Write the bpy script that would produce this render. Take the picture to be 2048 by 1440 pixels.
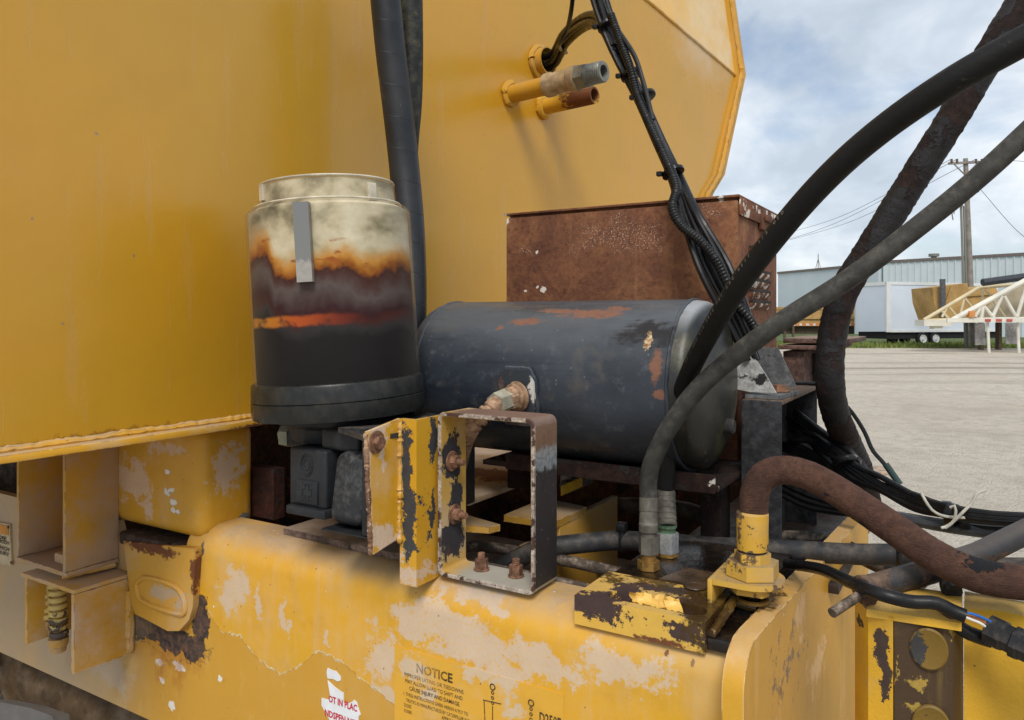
import bpy, bmesh, math, random
from mathutils import Vector, Matrix
random.seed(7)
for _o in list(bpy.data.objects): bpy.data.objects.remove(_o)
SC = bpy.context.scene
COL = SC.collection
R = math.radians
# ------------------------------------------------------------------ camera
# World axes: X runs along the truck, Y across it (away from the viewer), Z up.
# The eye is at the origin; the yard lies 1.6 m below it.
TH = R(31.35); CT, ST = math.cos(TH), math.sin(TH)
F = 1520.0; CX, HY = 1024.0, 635.0
GROUND = -1.6
cam_d = bpy.data.cameras.new('camera'); cam = bpy.data.objects.new('camera', cam_d); COL.objects.link(cam)
cam.location = (0, 0, 0); cam.rotation_euler = (R(90), 0, TH)
cam_d.sensor_width = 36.0; cam_d.lens = F / 2048 * 36.0
cam_d.shift_y = -(720 - HY) / 2048
cam_d.clip_start = 0.05; cam_d.clip_end = 3000
SC.camera = cam
# ------------------------------------------------------------------ world and sun
SUN_EL, SUN_AZ = R(50), R(152)          # azimuth measured from +Y towards +X
w = bpy.data.worlds.new('World'); SC.world = w; w.use_nodes = True
wn = w.node_tree; wn.nodes.clear()
def wnode(t): return wn.nodes.new(t)
wo = wnode('ShaderNodeOutputWorld'); bg = wnode('ShaderNodeBackground')
sky = wnode('ShaderNodeTexSky'); sky.sky_type = 'NISHITA'; sky.sun_disc = False
sky.sun_elevation = SUN_EL; sky.sun_rotation = SUN_AZ; sky.air_density = 1.0; sky.dust_density = 1.5; sky.ozone_density = 1.5
tc = wnode('ShaderNodeTexCoord')
sep = wnode('ShaderNodeSeparateXYZ'); wn.links.new(tc.outputs['Generated'], sep.inputs[0])
def wmath(op, a, b=None, c=None):
    m = wnode('ShaderNodeMath'); m.operation = op
    for i, v in enumerate((a, b, c)):
        if v is None: continue
        if isinstance(v, (int, float)): m.inputs[i].default_value = v
        else: wn.links.new(v, m.inputs[i])
    return m.outputs[0]
zc = wmath('ADD', wmath('MAXIMUM', sep.outputs[2], 0.0), 0.42)     # flat cloud layer seen in perspective
cmb = wnode('ShaderNodeCombineXYZ')
wn.links.new(wmath('DIVIDE', sep.outputs[0], zc), cmb.inputs[0]); wn.links.new(wmath('DIVIDE', sep.outputs[1], zc), cmb.inputs[1])
def wnoise(scale, det, rough, off, dist=0.0):
    mp = wnode('ShaderNodeMapping'); mp.inputs['Location'].default_value = off
    wn.links.new(cmb.outputs[0], mp.inputs[0])
    n = wnode('ShaderNodeTexNoise'); n.inputs['Scale'].default_value = scale; n.inputs['Detail'].default_value = det
    n.inputs['Roughness'].default_value = rough; n.inputs['Distortion'].default_value = dist
    wn.links.new(mp.outputs[0], n.inputs['Vector']); return n.outputs[0]
def wramp(f, pts):
    r = wnode('ShaderNodeValToRGB'); e = r.color_ramp.elements
    while len(e) < len(pts): e.new(0.5)
    for el, (p, c) in zip(e, pts): el.position = p; el.color = (*c, 1)
    wn.links.new(f, r.inputs[0]); return r.outputs[0]
cov = wnoise(2.3, 10, 0.54, (3.1, 1.7, 0), 0.25)
shade = wnoise(3.9, 9, 0.55, (8.3, 2.2, 4), 0.3)
covm = wramp(cov, [(0.30, (0, 0, 0)), (0.48, (1, 1, 1))])
cloudc = wramp(shade, [(0.33, (4.2, 4.75, 5.4)), (0.46, (5.2, 5.75, 6.35)), (0.56, (6.4, 6.8, 7.2)), (0.68, (7.9, 8.05, 8.2))])
haze = wmath('POWER', wmath('SUBTRACT', 1.0, wmath('MAXIMUM', sep.outputs[2], 0.0)), 8.0)
mx = wnode('ShaderNodeMix'); mx.data_type = 'RGBA'
wn.links.new(wmath('MULTIPLY', covm, 0.88), mx.inputs[0]); wn.links.new(sky.outputs[0], mx.inputs[6]); wn.links.new(cloudc, mx.inputs[7])
wn.links.new(mx.outputs[2], bg.inputs[0]); bg.inputs[1].default_value = 0.112
wn.links.new(bg.outputs[0], wo.inputs[0])
sun_d = bpy.data.lights.new('sun', 'SUN'); sun = bpy.data.objects.new('sun', sun_d); COL.objects.link(sun)
sun_d.energy = 2.1; sun_d.angle = R(22); sun_d.color = (1, 0.95, 0.88)
sv = Vector((math.sin(SUN_AZ) * math.cos(SUN_EL), math.cos(SUN_AZ) * math.cos(SUN_EL), math.sin(SUN_EL)))
sun.rotation_euler = (-sv).to_track_quat('-Z', 'Y').to_euler()
sun.location = (0, 0, 30)
vs = SC.view_settings; vs.view_transform = 'Standard'; vs.look = 'None'; vs.exposure = 0.34; vs.gamma = 1; vs.use_curve_mapping = False
SC.cycles.use_denoising = True
SC.cycles.max_bounces = 6; SC.cycles.caustics_reflective = False; SC.cycles.caustics_refractive = False
# ------------------------------------------------------------------ measuring helpers (a line of sight met with a real plane)
def rayd(px, py):
    dx = (px - CX) / F
    return Vector((dx * CT - ST, dx * ST + CT, -(py - HY) / F))
def D(px, py, d): return rayd(px, py) * d
def oT(px, py, t): r = rayd(px, py); return r * (t / r.y)
def oL(px, py, l): r = rayd(px, py); return r * (l / r.x)
def oZ(px, py, z): r = rayd(px, py); return r * (z / r.z)
def W(x, y, z): return Vector((x * CT - y * ST, x * ST + y * CT, z))    # view-aligned yard coordinates
def C(r, g, b):
    f = lambda c: (c / 255 / 12.92) if c / 255 <= 0.04045 else ((c / 255 + 0.055) / 1.055) ** 2.4
    return (f(r), f(g), f(b))
# ------------------------------------------------------------------ objects
def root(name, label, cat, loc=(0, 0, 0), group=None):
    o = bpy.data.objects.new(name, None); COL.objects.link(o); o.location = loc; o.empty_display_size = 0.05
    o['label'] = label; o['category'] = cat
    if group: o['group'] = group
    return o
def wloc(o):
    v = Vector((0, 0, 0))
    while o is not None: v = v + Vector(o.location); o = o.parent
    return v
def finish(bm, name, mat, parent=None, sharp=35, bevel=0):
    bmesh.ops.recalc_face_normals(bm, faces=bm.faces[:])
    me = bpy.data.meshes.new(name)
    if parent is not None:
        off = wloc(parent); bmesh.ops.translate(bm, verts=bm.verts[:], vec=-off)
    bm.to_mesh(me); bm.free()
    for p in me.polygons: p.use_smooth = True
    me.set_sharp_from_angle(angle=R(sharp))
    o = bpy.data.objects.new(name, me); COL.objects.link(o)
    if mat: me.materials.append(mat)
    if parent is not None: o.parent = parent
    return o
def tag(o, label, cat, group=None, kind=None):
    if label: o['label'] = label
    if cat: o['category'] = cat
    if group: o['group'] = group
    if kind: o['kind'] = kind
    return o
def BM(): return bmesh.new()
def _bev(bm, geomv, bev, seg=2):
    if bev <= 0: return
    vs_ = set(geomv); es = [e for e in bm.edges if e.verts[0] in vs_ and e.verts[1] in vs_ and len(e.link_faces) == 2 and e.calc_face_angle(0) > 0.35]
    bmesh.ops.bevel(bm, geom=es, offset=bev, segments=seg, affect='EDGES', profile=0.5, clamp_overlap=True)
def bx(bm, l0, l1, t0, t1, z0, z1, bev=0, seg=2, M=None):
    r = bmesh.ops.create_cube(bm, size=1)
    for v in r['verts']:
        v.co = Vector(((l0 + l1) / 2 + v.co.x * (l1 - l0), (t0 + t1) / 2 + v.co.y * (t1 - t0), (z0 + z1) / 2 + v.co.z * (z1 - z0)))
        if M is not None: v.co = M @ v.co
    _bev(bm, r['verts'], bev, seg); return bm
def prism(bm, pts, vec, bev=0, seg=2):
    """closed outline (3-D points, one plane) swept along vec"""
    vec = Vector(vec)
    a = [bm.verts.new(Vector(p)) for p in pts]; b = [bm.verts.new(Vector(p) + vec) for p in pts]
    n = len(pts)
    bm.faces.new(a); bm.faces.new(b[::-1])
    for i in range(n): bm.faces.new((a[i], b[i], b[(i + 1) % n], a[(i + 1) % n]))
    _bev(bm, a + b, bev, seg); return bm
def frame_of(d):
    d = Vector(d).normalized(); u = d.cross(Vector((0, 0, 1)))
    if u.length < 1e-3: u = Vector((1, 0, 0))
    u.normalize(); return d, u, d.cross(u).normalized()
def lathe(bm, p0, axis, prof, seg=32, cap=True, rnd=0.0):
    """prof: list of (distance along axis, radius)"""
    d, u, v = frame_of(axis); p0 = Vector(p0); rings = []
    for (h, r) in prof:
        rings.append([bm.verts.new(p0 + d * h + (u * math.cos(a) + v * math.sin(a)) * (r * (1 + random.uniform(-rnd, rnd)))) for a in [2 * math.pi * k / seg for k in range(seg)]])
    for A, B in zip(rings, rings[1:]):
        for k in range(seg): bm.faces.new((A[k], A[(k + 1) % seg], B[(k + 1) % seg], B[k]))
    if cap:
        if prof[0][1] > 1e-6: bm.faces.new(rings[0][::-1])
        if prof[-1][1] > 1e-6: bm.faces.new(rings[-1])
    return bm
def cyl(bm, p0, p1, r, seg=16, bev=0.0):
    p0, p1 = Vector(p0), Vector(p1); L = (p1 - p0).length; b = min(bev, r * 0.6, L * 0.4)
    prof = [(0, r - b), (b, r), (L - b, r), (L, r - b)] if b > 0 else [(0, r), (L, r)]
    return lathe(bm, p0, p1 - p0, prof, seg)
def hexa(bm, p0, axis, r, h, bev=0.0015, rot=0.3):
    d, u, v = frame_of(axis); p0 = Vector(p0)
    pts = [p0 + (u * math.cos(a + rot) + v * math.sin(a + rot)) * r for a in [math.pi / 3 * k for k in range(6)]]
    return prism(bm, pts, d * h, min(bev, h * 0.3))
def smooth(pts, n=8):
    pts = [Vector(p) for p in pts]; out = []
    P = [pts[0] * 2 - pts[1]] + pts + [pts[-1] * 2 - pts[-2]]
    for i in range(1, len(P) - 2):
        p0, p1, p2, p3 = P[i - 1], P[i], P[i + 1], P[i + 2]
        for k in range(n):
            t = k / n
            out.append(0.5 * ((2 * p1) + (p2 - p0) * t + (2 * p0 - 5 * p1 + 4 * p2 - p3) * t * t + (3 * p1 - p0 - 3 * p2 + p3) * t ** 3))
    out.append(pts[-1].copy()); return out
def resample(path, step):
    out = [path[0].copy()]; acc = 0.0
    for a, b in zip(path, path[1:]):
        L = (b - a).length
        if L < 1e-9: continue
        pos = step - acc
        while pos <= L: out.append(a + (b - a) * (pos / L)); pos += step
        acc = L - (pos - step)
    if (out[-1] - path[-1]).length > step * 0.2: out.append(path[-1].copy())
    return out
def sweep(bm, path, rad, seg=14, cap=True, flat=1.0, uvl=None):
    """tube along points; rad is a number or f(i, n, arc length)"""
    n = len(path); rings = []; arc = 0.0
    tang = [(path[min(i + 1, n - 1)] - path[max(i - 1, 0)]).normalized() for i in range(n)]
    d, u, v = frame_of(tang[0])
    for i in range(n):
        if i: arc += (path[i] - path[i - 1]).length
        t = tang[i]; u = (u - t * u.dot(t)).normalized(); v = t.cross(u)
        r = rad(i, n, arc) if callable(rad) else rad
        rings.append([bm.verts.new(path[i] + (u * math.cos(a) + v * math.sin(a) * flat) * r) for a in [2 * math.pi * k / seg for k in range(seg)]])
    for A, B in zip(rings, rings[1:]):
        for k in range(seg): bm.faces.new((A[k], A[(k + 1) % seg], B[(k + 1) % seg], B[k]))
    if cap: bm.faces.new(rings[0][::-1]); bm.faces.new(rings[-1])
    return bm
def weld(bm, pts, r, step=0.006, rough=0.35):
    """a run of weld: a lumpy, rippled bead"""
    path = resample([Vector(p) for p in pts], step); ph = random.random() * 6
    def rr(i, n, s): return r * (1 + rough * 0.22 * math.sin(i * 2.3 + ph) + rough * 0.3 * math.sin(i * 0.37 + ph) + random.uniform(-rough, rough) * 0.4)
    path = [p + Vector([random.uniform(-1, 1) * r * 0.15 for _ in range(3)]) for p in path]
    return sweep(bm, path, rr, 8)
def text_mesh(s, size, bold=0.0):
    cu = bpy.data.curves.new('text', 'FONT'); cu.body = s; cu.size = size; cu.offset = bold; cu.resolution_u = 2
    o = bpy.data.objects.new('text', cu); COL.objects.link(o)
    dg = bpy.context.evaluated_depsgraph_get(); me = bpy.data.meshes.new_from_object(o.evaluated_get(dg))
    bpy.data.objects.remove(o); bpy.data.curves.remove(cu); return me
def text(bm, s, size, org, ux, uy, bold=0.0, width=None):
    """letters lying in the plane (ux, uy), baseline starting at org"""
    me = text_mesh(s, size, bold)
    if not me.vertices: return bm
    k = 1.0
    if width: k = width / max(v.co.x for v in me.vertices)
    vs_ = [bm.verts.new(Vector(org) + Vector(ux) * (v.co.x * k) + Vector(uy) * v.co.y) for v in me.vertices]
    for p in me.polygons:
        try: bm.faces.new([vs_[i] for i in p.vertices])
        except ValueError: pass
    bpy.data.meshes.remove(me); return bm
# ------------------------------------------------------------------ material kit
class NM:
    def __init__(s, name):
        s.m = bpy.data.materials.new(name); s.m.use_nodes = True; s.t = s.m.node_tree; s.t.nodes.clear()
        s.out = s.nd('ShaderNodeOutputMaterial'); s.b = s.nd('ShaderNodeBsdfPrincipled'); s.lk(s.b.outputs[0], s.out.inputs[0])
        g = s.nd('ShaderNodeNewGeometry'); s.P = g.outputs['Position']; s.Nrm = g.outputs['Normal']; s.pointy = g.outputs['Pointiness']
        s._x = None
    def nd(s, t): return s.t.nodes.new(t)
    def lk(s, a, b): s.t.links.new(a, b)
    def put(s, inp, v):
        if v is None: return
        if isinstance(v, (int, float)):
            if inp.type == 'RGBA': inp.default_value = (v, v, v, 1)
            elif inp.type == 'VECTOR': inp.default_value = (v, v, v)
            else: inp.default_value = v
        elif isinstance(v, (tuple, list, Vector)):
            inp.default_value = (*v, 1) if inp.type == 'RGBA' and len(v) == 3 else tuple(v)
        else: s.lk(v, inp)
    def xyz(s):
        if s._x is None: n = s.nd('ShaderNodeSeparateXYZ'); s.lk(s.P, n.inputs[0]); s._x = n.outputs
        return s._x
    def M(s, op, a, b=None, c=None, clamp=False):
        n = s.nd('ShaderNodeMath'); n.operation = op; n.use_clamp = clamp
        for i, v in enumerate((a, b, c)): s.put(n.inputs[i], v)
        return n.outputs[0]
    def V(s, op, a, b=None):
        n = s.nd('ShaderNodeVectorMath'); n.operation = op; s.put(n.inputs[0], a); s.put(n.inputs[1], b)
        return n.outputs['Value'] if op in ('LENGTH', 'DOT_PRODUCT', 'DISTANCE') else n.outputs[0]
    def noise(s, scale, det=6, rough=0.6, vec=None, stretch=None, dist=0.0, off=None, col=False):
        v = vec if vec is not None else s.P
        if stretch is not None: v = s.V('MULTIPLY', v, stretch)
        if off is not None: v = s.V('ADD', v, off)
        n = s.nd('ShaderNodeTexNoise'); s.lk(v, n.inputs['Vector']); n.inputs['Scale'].default_value = scale
        n.inputs['Detail'].default_value = det; n.inputs['Roughness'].default_value = rough; n.inputs['Distortion'].default_value = dist
        return n.outputs[1] if col else n.outputs[0]
    def vor(s, scale, vec=None, feat='F1', stretch=None, out=0):
        v = vec if vec is not None else s.P
        if stretch is not None: v = s.V('MULTIPLY', v, stretch)
        n = s.nd('ShaderNodeTexVoronoi'); n.feature = feat; s.lk(v, n.inputs['Vector']); n.inputs['Scale'].default_value = scale
        return n.outputs[out]
    def mr(s, f, a, b, c=0.0, d=1.0, sm=True):
        n = s.nd('ShaderNodeMapRange'); n.clamp = True
        if sm: n.interpolation_type = 'SMOOTHSTEP'
        s.put(n.inputs[0], f); s.put(n.inputs[1], a); s.put(n.inputs[2], b); s.put(n.inputs[3], c); s.put(n.inputs[4], d); return n.outputs[0]
    def mix(s, f, a, b):
        n = s.nd('ShaderNodeMix'); n.data_type = 'RGBA'; s.put(n.inputs[0], f); s.put(n.inputs[6], a); s.put(n.inputs[7], b); return n.outputs[2]
    def ramp(s, f, pts, interp='LINEAR'):
        r = s.nd('ShaderNodeValToRGB'); r.color_ramp.interpolation = interp; e = r.color_ramp.elements
        while len(e) < len(pts): e.new(0.5)
        for el, (p, c) in zip(e, pts): el.position = p; el.color = (*c, 1) if not isinstance(c, (int, float)) else (c, c, c, 1)
        s.lk(f, r.inputs[0]); return r.outputs[0]
    def scale(s, c, f):
        n = s.nd('ShaderNodeVectorMath'); n.operation = 'SCALE'; s.put(n.inputs[0], c); s.put(n.inputs[3], f); return n.outputs[0]
    def blobs(s, bl, ns=40, na=0.5, soft=0.12, det=6, stretch=None, warp=1.0):
        """patches with ragged edges: list of (centre, radii)"""
        if not bl: return None
        acc = None; rmin = sorted(min(q for q in r) for c, r in bl)[len(bl) // 2]; rmin = max(0.003, min(rmin, 0.06))
        wv = s.V('SUBTRACT', s.noise(0.55 / rmin, 3, 0.6, col=True), (0.5, 0.5, 0.5)); w2 = s.V('SUBTRACT', s.noise(2.6 / rmin, 5, 0.7, col=True), (0.5, 0.5, 0.5))
        WP = s.V('ADD', s.P, s.V('ADD', s.scale(wv, rmin * 2.6 * warp), s.scale(w2, rmin * 1.1 * warp)))
        for c, r in bl:
            v = s.V('SUBTRACT', WP, tuple(c)); v = s.V('MULTIPLY', v, tuple(1 / max(q, 1e-4) for q in r)); d = s.M('SUBTRACT', 1.0, s.V('LENGTH', v))
            acc = d if acc is None else s.M('MAXIMUM', acc, d)
        nz = s.M('ADD', s.M('MULTIPLY', s.M('SUBTRACT', s.noise(ns * 1.3, det, 0.7, stretch=stretch), 0.5), 2.4 * na), s.M('MULTIPLY', s.M('SUBTRACT', s.noise(ns * 6, 5, 0.7, stretch=stretch, off=(3, 3, 3)), 0.5), 1.3 * na))
        return s.mr(s.M('ADD', acc, nz), 0.0, soft)
    def curve(s, x, x0, x1, pts, y0, y1):
        """y as a drawn function of x"""
        n = s.nd('ShaderNodeFloatCurve'); s.put(n.inputs[1], s.mr(x, x0, x1, sm=False)); c = n.mapping.curves[0]
        pts = sorted(pts)
        q = [((a - x0) / (x1 - x0), (b - y0) / (y1 - y0)) for a, b in pts]
        while len(c.points) < len(q): c.points.new(0.5, 0.5)
        for p, (a, b) in zip(c.points, q): p.location = (a, b); p.handle_type = 'VECTOR'
        n.mapping.update(); return s.mr(n.outputs[0], 0, 1, y0, y1, sm=False)
    def bump(s, h, dist=0.002, strength=1.0, prev=None):
        n = s.nd('ShaderNodeBump'); n.inputs['Strength'].default_value = strength; n.inputs['Distance'].default_value = dist
        s.put(n.inputs['Height'], h)
        if prev is not None: s.lk(prev, n.inputs['Normal'])
        return n.outputs[0]
    def done(s, col=None, rough=None, metal=None, bump=None, spec=None, coat=None, coatr=None):
        s.put(s.b.inputs['Base Color'], col); s.put(s.b.inputs['Roughness'], rough); s.put(s.b.inputs['Metallic'], metal)
        s.put(s.b.inputs['Specular IOR Level'], spec); s.put(s.b.inputs['Coat Weight'], coat); s.put(s.b.inputs['Coat Roughness'], coatr)
        if bump is not None: s.lk(bump, s.b.inputs['Normal'])
        return s.m
YEL = (0.62, 0.34, 0.026); DUST = (0.44, 0.345, 0.26); PRIMER = (0.026, 0.022, 0.022); RUST = (0.13, 0.045, 0.02); TAN = (0.55, 0.46, 0.36)
def BT(px, py, rx, ry, t, depth=0.12):
    c = oT(px, py, t); a, b = oT(px - rx, py, t), oT(px + rx, py, t); e, f = oT(px, py - ry, t), oT(px, py + ry, t)
    return (c, (abs(b.x - a.x) / 2, depth, abs(f.z - e.z) / 2))
def BL(px, py, rx, ry, l, depth=0.05):
    c = oL(px, py, l); a, b = oL(px - rx, py, l), oL(px + rx, py, l); e, f = oL(px, py - ry, l), oL(px, py + ry, l)
    return (c, (depth, abs(b.y - a.y) / 2, abs(f.z - e.z) / 2))
def BZ(px, py, rx, ry, z, depth=0.03):
    c = oZ(px, py, z); s_ = abs(z) / abs(rayd(px, py).z) / F
    a, b = oZ(px, py - ry, z), oZ(px, py + ry, z)
    return (c, (rx * s_ * 1.15, abs((a - b).y) / 2, depth))
def yellow(name, dust=0.35, dustb=(), chipb=(), rustb=(), base=YEL, up=0.5, dots=0.5, chips=0.0, rough=0.42, dustcol=DUST, streak=0.0,
           chipcol=PRIMER, extra=None, scale=1.0, wet=(), bumpk=1.0, dns=26, nicks=0.0, darkb=(), cns=55, cna=0.45, upcol=None, spec=0.4, edge=0.0, edgecol=(0.66, 0.5, 0.28), mott=0.35):
    k = NM(name); x, y, z = k.xyz()
    big = k.noise(2.2 * scale, 4, 0.55); mid = k.noise(14 * scale, 5, 0.6); fine = k.noise(160, 4, 0.7)
    col = k.mix(k.mr(big, 0.35, 0.65), base, tuple(c * q for c, q in zip(base, (1.1, 1.03, 0.9))))
    col = k.mix(k.mr(mid, 0.45, 0.72, 0, mott), col, tuple(c * q for c, q in zip(base, (0.74, 0.66, 0.6))))
    # dust film: settles on faces turned up, in patches and in runs
    sn = k.nd('ShaderNodeSeparateXYZ'); k.lk(k.Nrm, sn.inputs[0])
    upf = k.mr(sn.outputs[2], 0.25, 0.95)
    dn = k.noise(7 * scale, 9, 0.68, off=(3, 1, 7))
    dm = k.M('MULTIPLY', k.mr(dn, 0.56 - 0.22 * dust, 0.72 - 0.12 * dust), dust)
    if streak: dm = k.M('MAXIMUM', dm, k.M('MULTIPLY', k.mr(k.noise(26, 7, 0.6, stretch=(1, 1, 0.09)), 0.56, 0.68), streak))
    if dustb: dm = k.M('MAXIMUM', dm, k.M('MULTIPLY', k.mr(k.M('ADD', k.blobs(dustb, dns, 0.75, 0.75, 10), k.M('ADD', k.M('MULTIPLY', k.M('SUBTRACT', k.noise(300, 4, 0.75), 0.5), 1.1), k.M('MULTIPLY', k.M('SUBTRACT', k.noise(60, 7, 0.7, stretch=(1, 1, 0.16)), 0.5), 1.0))), 0.32, 0.72), 0.9))
    dm = k.M('MULTIPLY', dm, k.mr(fine, 0.2, 0.62, 0.55, 1.0))
    dcol = k.mix(k.noise(18, 5, 0.6), tuple(c * 0.82 for c in dustcol), tuple(c * 1.15 for c in dustcol))
    col = k.mix(dm, col, dcol)
    um = k.M('MULTIPLY', k.M('MULTIPLY', upf, k.mr(dn, 0.3, 0.6, 0.35 * up, up)), k.mr(fine, 0.2, 0.6, 0.6, 1.0)); col = k.mix(um, col, k.scale(dcol, 0.62) if upcol is None else upcol); dm = k.M('MAXIMUM', dm, um)
    ro = k.mr(dm, 0, 1, rough, 0.9)
    hgt = k.M('MULTIPLY', mid, 0.4)
    if darkb: col = k.mix(k.M('MULTIPLY', k.blobs(darkb, 18, 0.5, 0.6), 0.55), col, (0.09, 0.06, 0.03))
    if dots:
        vd = k.vor(60); pick = k.vor(60, out=1); sx = k.nd('ShaderNodeSeparateXYZ'); k.lk(pick, sx.inputs[0])
        dd = k.M('MULTIPLY', k.mr(vd, 0.05, 0.12, 1, 0), k.mr(sx.outputs[0], 0.86 - 0.06 * dots, 0.9 - 0.06 * dots))
        col = k.mix(k.M('MULTIPLY', dd, 0.8), col, (0.06, 0.035, 0.02))
    if rustb:
        rm = k.blobs(rustb, 60, 0.6, 0.3)
        col = k.mix(rm, col, k.mix(k.noise(90, 6, 0.7), (0.06, 0.022, 0.014), (0.24, 0.085, 0.025))); ro = k.mix(rm, ro, 0.85)
    cm = None
    if chipb: cm = k.blobs(chipb, cns, cna, 0.06, 8)
    if chips:
        c2 = k.mr(k.noise(22, 9, 0.7, off=(9, 4, 2)), 0.62 - 0.1 * chips, 0.63 - 0.1 * chips)
        cm = c2 if cm is None else k.M('MAXIMUM', cm, c2)
    if cm is not None:
        edge = k.M('MULTIPLY', cm, k.M('SUBTRACT', 1.0, cm))
        ccol = k.mix(k.noise(70, 6, 0.7), chipcol, tuple(c * 2.2 + 0.012 for c in chipcol))
        ccol = k.mix(k.mr(k.noise(38, 6, 0.7, off=(2, 2, 2)), 0.56, 0.72, 0, 0.7), ccol, (0.11, 0.04, 0.02))
        col = k.mix(cm, col, ccol); col = k.mix(k.M('MULTIPLY', edge, 2.0, clamp=True), col, (0.72, 0.6, 0.36)); ro = k.mix(cm, ro, 0.62)
        hgt = k.M('SUBTRACT', hgt, k.M('MULTIPLY', cm, 1.1))
    if nicks:
        nv = k.mr(k.noise(48, 3, 0.5, stretch=(1, 1, 0.7), off=(5, 8, 1)), 0.735 - 0.03 * nicks, 0.745 - 0.03 * nicks)
        col = k.mix(nv, col, (0.74, 0.72, 0.66)); hgt = k.M('SUBTRACT', hgt, nv)
    if edge:
        bv_ = k.nd('ShaderNodeBevel'); bv_.samples = 4; bv_.inputs[0].default_value = 0.0035
        ed_ = k.M('SUBTRACT', 1.0, k.V('DOT_PRODUCT', bv_.outputs[0], k.Nrm)); en = k.noise(70, 6, 0.7, off=(7, 7, 1))
        em = k.mr(k.M('ADD', ed_, k.M('MULTIPLY', k.M('SUBTRACT', en, 0.62), 0.5)), 0.0, 0.05, 0, edge)
        em = k.M('MULTIPLY', em, k.mr(ed_, 0.004, 0.03)); col = k.mix(em, col, k.mix(k.mr(k.noise(25, 4), 0.5, 0.56), edgecol, (0.1, 0.05, 0.03))); ro = k.mix(em, ro, 0.8)
    if wet:
        wm = k.blobs(wet, 24, 0.6, 0.35)
        col = k.mix(k.M('MULTIPLY', wm, 0.9), col, k.mix(k.noise(30, 6, 0.7), (0.02, 0.011, 0.006), (0.1, 0.055, 0.012))); ro = k.mix(wm, ro, k.mr(k.noise(40, 4), 0.35, 0.65, 0.05, 0.4))
    if extra: col, ro, hgt = extra(k, col, ro, hgt)
    hgt = k.M('ADD', hgt, k.M('MULTIPLY', k.noise(6.5, 3, 0.5, off=(1, 5, 2)), 1.3))
    b = k.bump(hgt, 0.0012 * bumpk); b = k.bump(fine, 0.00025 * bumpk, 1.0, b)
    return k.done(col, ro, bump=b, spec=spec)
def simple(name, col, rough=0.6, metal=0.0, var=0.3, ns=12, dust=0.0, bumpd=0.0006, bs=60, spec=0.3, dustcol=DUST, coat=0.0):
    k = NM(name); n = k.noise(ns, 7, 0.62); c = k.mix(k.mr(n, 0.3, 0.7), tuple(q * (1 - var) for q in col), tuple(q * (1 + var) for q in col))
    ro = k.mr(k.noise(ns * 3, 5), 0.3, 0.7, rough - 0.1, min(1, rough + 0.12))
    if dust:
        sn = k.nd('ShaderNodeSeparateXYZ'); k.lk(k.Nrm, sn.inputs[0])
        dm = k.M('MULTIPLY', k.mr(k.noise(ns * 1.7, 8, 0.7, off=(4, 4, 4)), 0.42, 0.7), k.M('MULTIPLY', k.mr(sn.outputs[2], -0.6, 0.9, 0.35, 1.0), dust))
        c = k.mix(dm, c, dustcol); ro = k.mix(dm, ro, 0.92)
    return k.done(c, ro, metal, k.bump(k.noise(bs, 6, 0.7), bumpd), spec, coat)
def rusty(name, a=(0.05, 0.02, 0.014), b=(0.22, 0.085, 0.032), spots=0.0, spotcol=(0.6, 0.56, 0.5), dark=0.35, blackb=(), spotb=(), sc=1.0, bumpd=0.0014, darkcol=(0.022, 0.019, 0.018), dust=0.0):
    k = NM(name)
    n1 = k.noise(9 * sc, 8, 0.7, dist=0.4); n2 = k.noise(70 * sc, 8, 0.75); n3 = k.noise(210, 4, 0.7)
    c = k.mix(k.mr(n1, 0.32, 0.68), a, b); c = k.mix(k.mr(n2, 0.4, 0.66, 0, 0.75), c, tuple(q * 0.5 for q in a)); c = k.mix(k.mr(n2, 0.5, 0.3, 0, 0.5), c, tuple(q * 1.5 for q in b))
    ro = 0.88; h = k.M('ADD', k.M('MULTIPLY', n2, 0.7), k.M('MULTIPLY', n3, 0.3))
    if dark:
        dm = k.mr(k.noise(14 * sc, 8, 0.65, off=(6, 2, 9)), 0.63 - 0.2 * dark, 0.66 - 0.2 * dark); c = k.mix(dm, c, darkcol); h = k.M('ADD', h, k.M('MULTIPLY', dm, 0.5)); ro = k.mix(dm, ro, 0.55)
    if blackb:
        bm_ = k.blobs(blackb, 50, 0.5, 0.08); c = k.mix(bm_, c, k.mix(n2, (0.012, 0.012, 0.014), (0.05, 0.05, 0.055))); ro = k.mix(bm_, ro, 0.5)
    if spots or spotb:
        sm = k.mr(k.noise(130, 5, 0.7, off=(1, 7, 3)), 0.68 - 0.08 * spots, 0.72 - 0.08 * spots) if spots else None
        if spotb:
            s2 = k.M('MULTIPLY', k.blobs(spotb, 90, 0.9, 0.25, 9), 1.0); sm = s2 if sm is None else k.M('MAXIMUM', sm, s2)
        c = k.mix(sm, c, spotcol)
    if dust:
        sn = k.nd('ShaderNodeSeparateXYZ'); k.lk(k.Nrm, sn.inputs[0])
        dm = k.M('MULTIPLY', k.mr(sn.outputs[2], 0.2, 0.95), k.mr(n1, 0.3, 0.6, 0.5 * dust, dust)); c = k.mix(dm, c, DUST)
    return k.done(c, ro, 0.0, k.bump(h, bumpd), 0.3)
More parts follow.
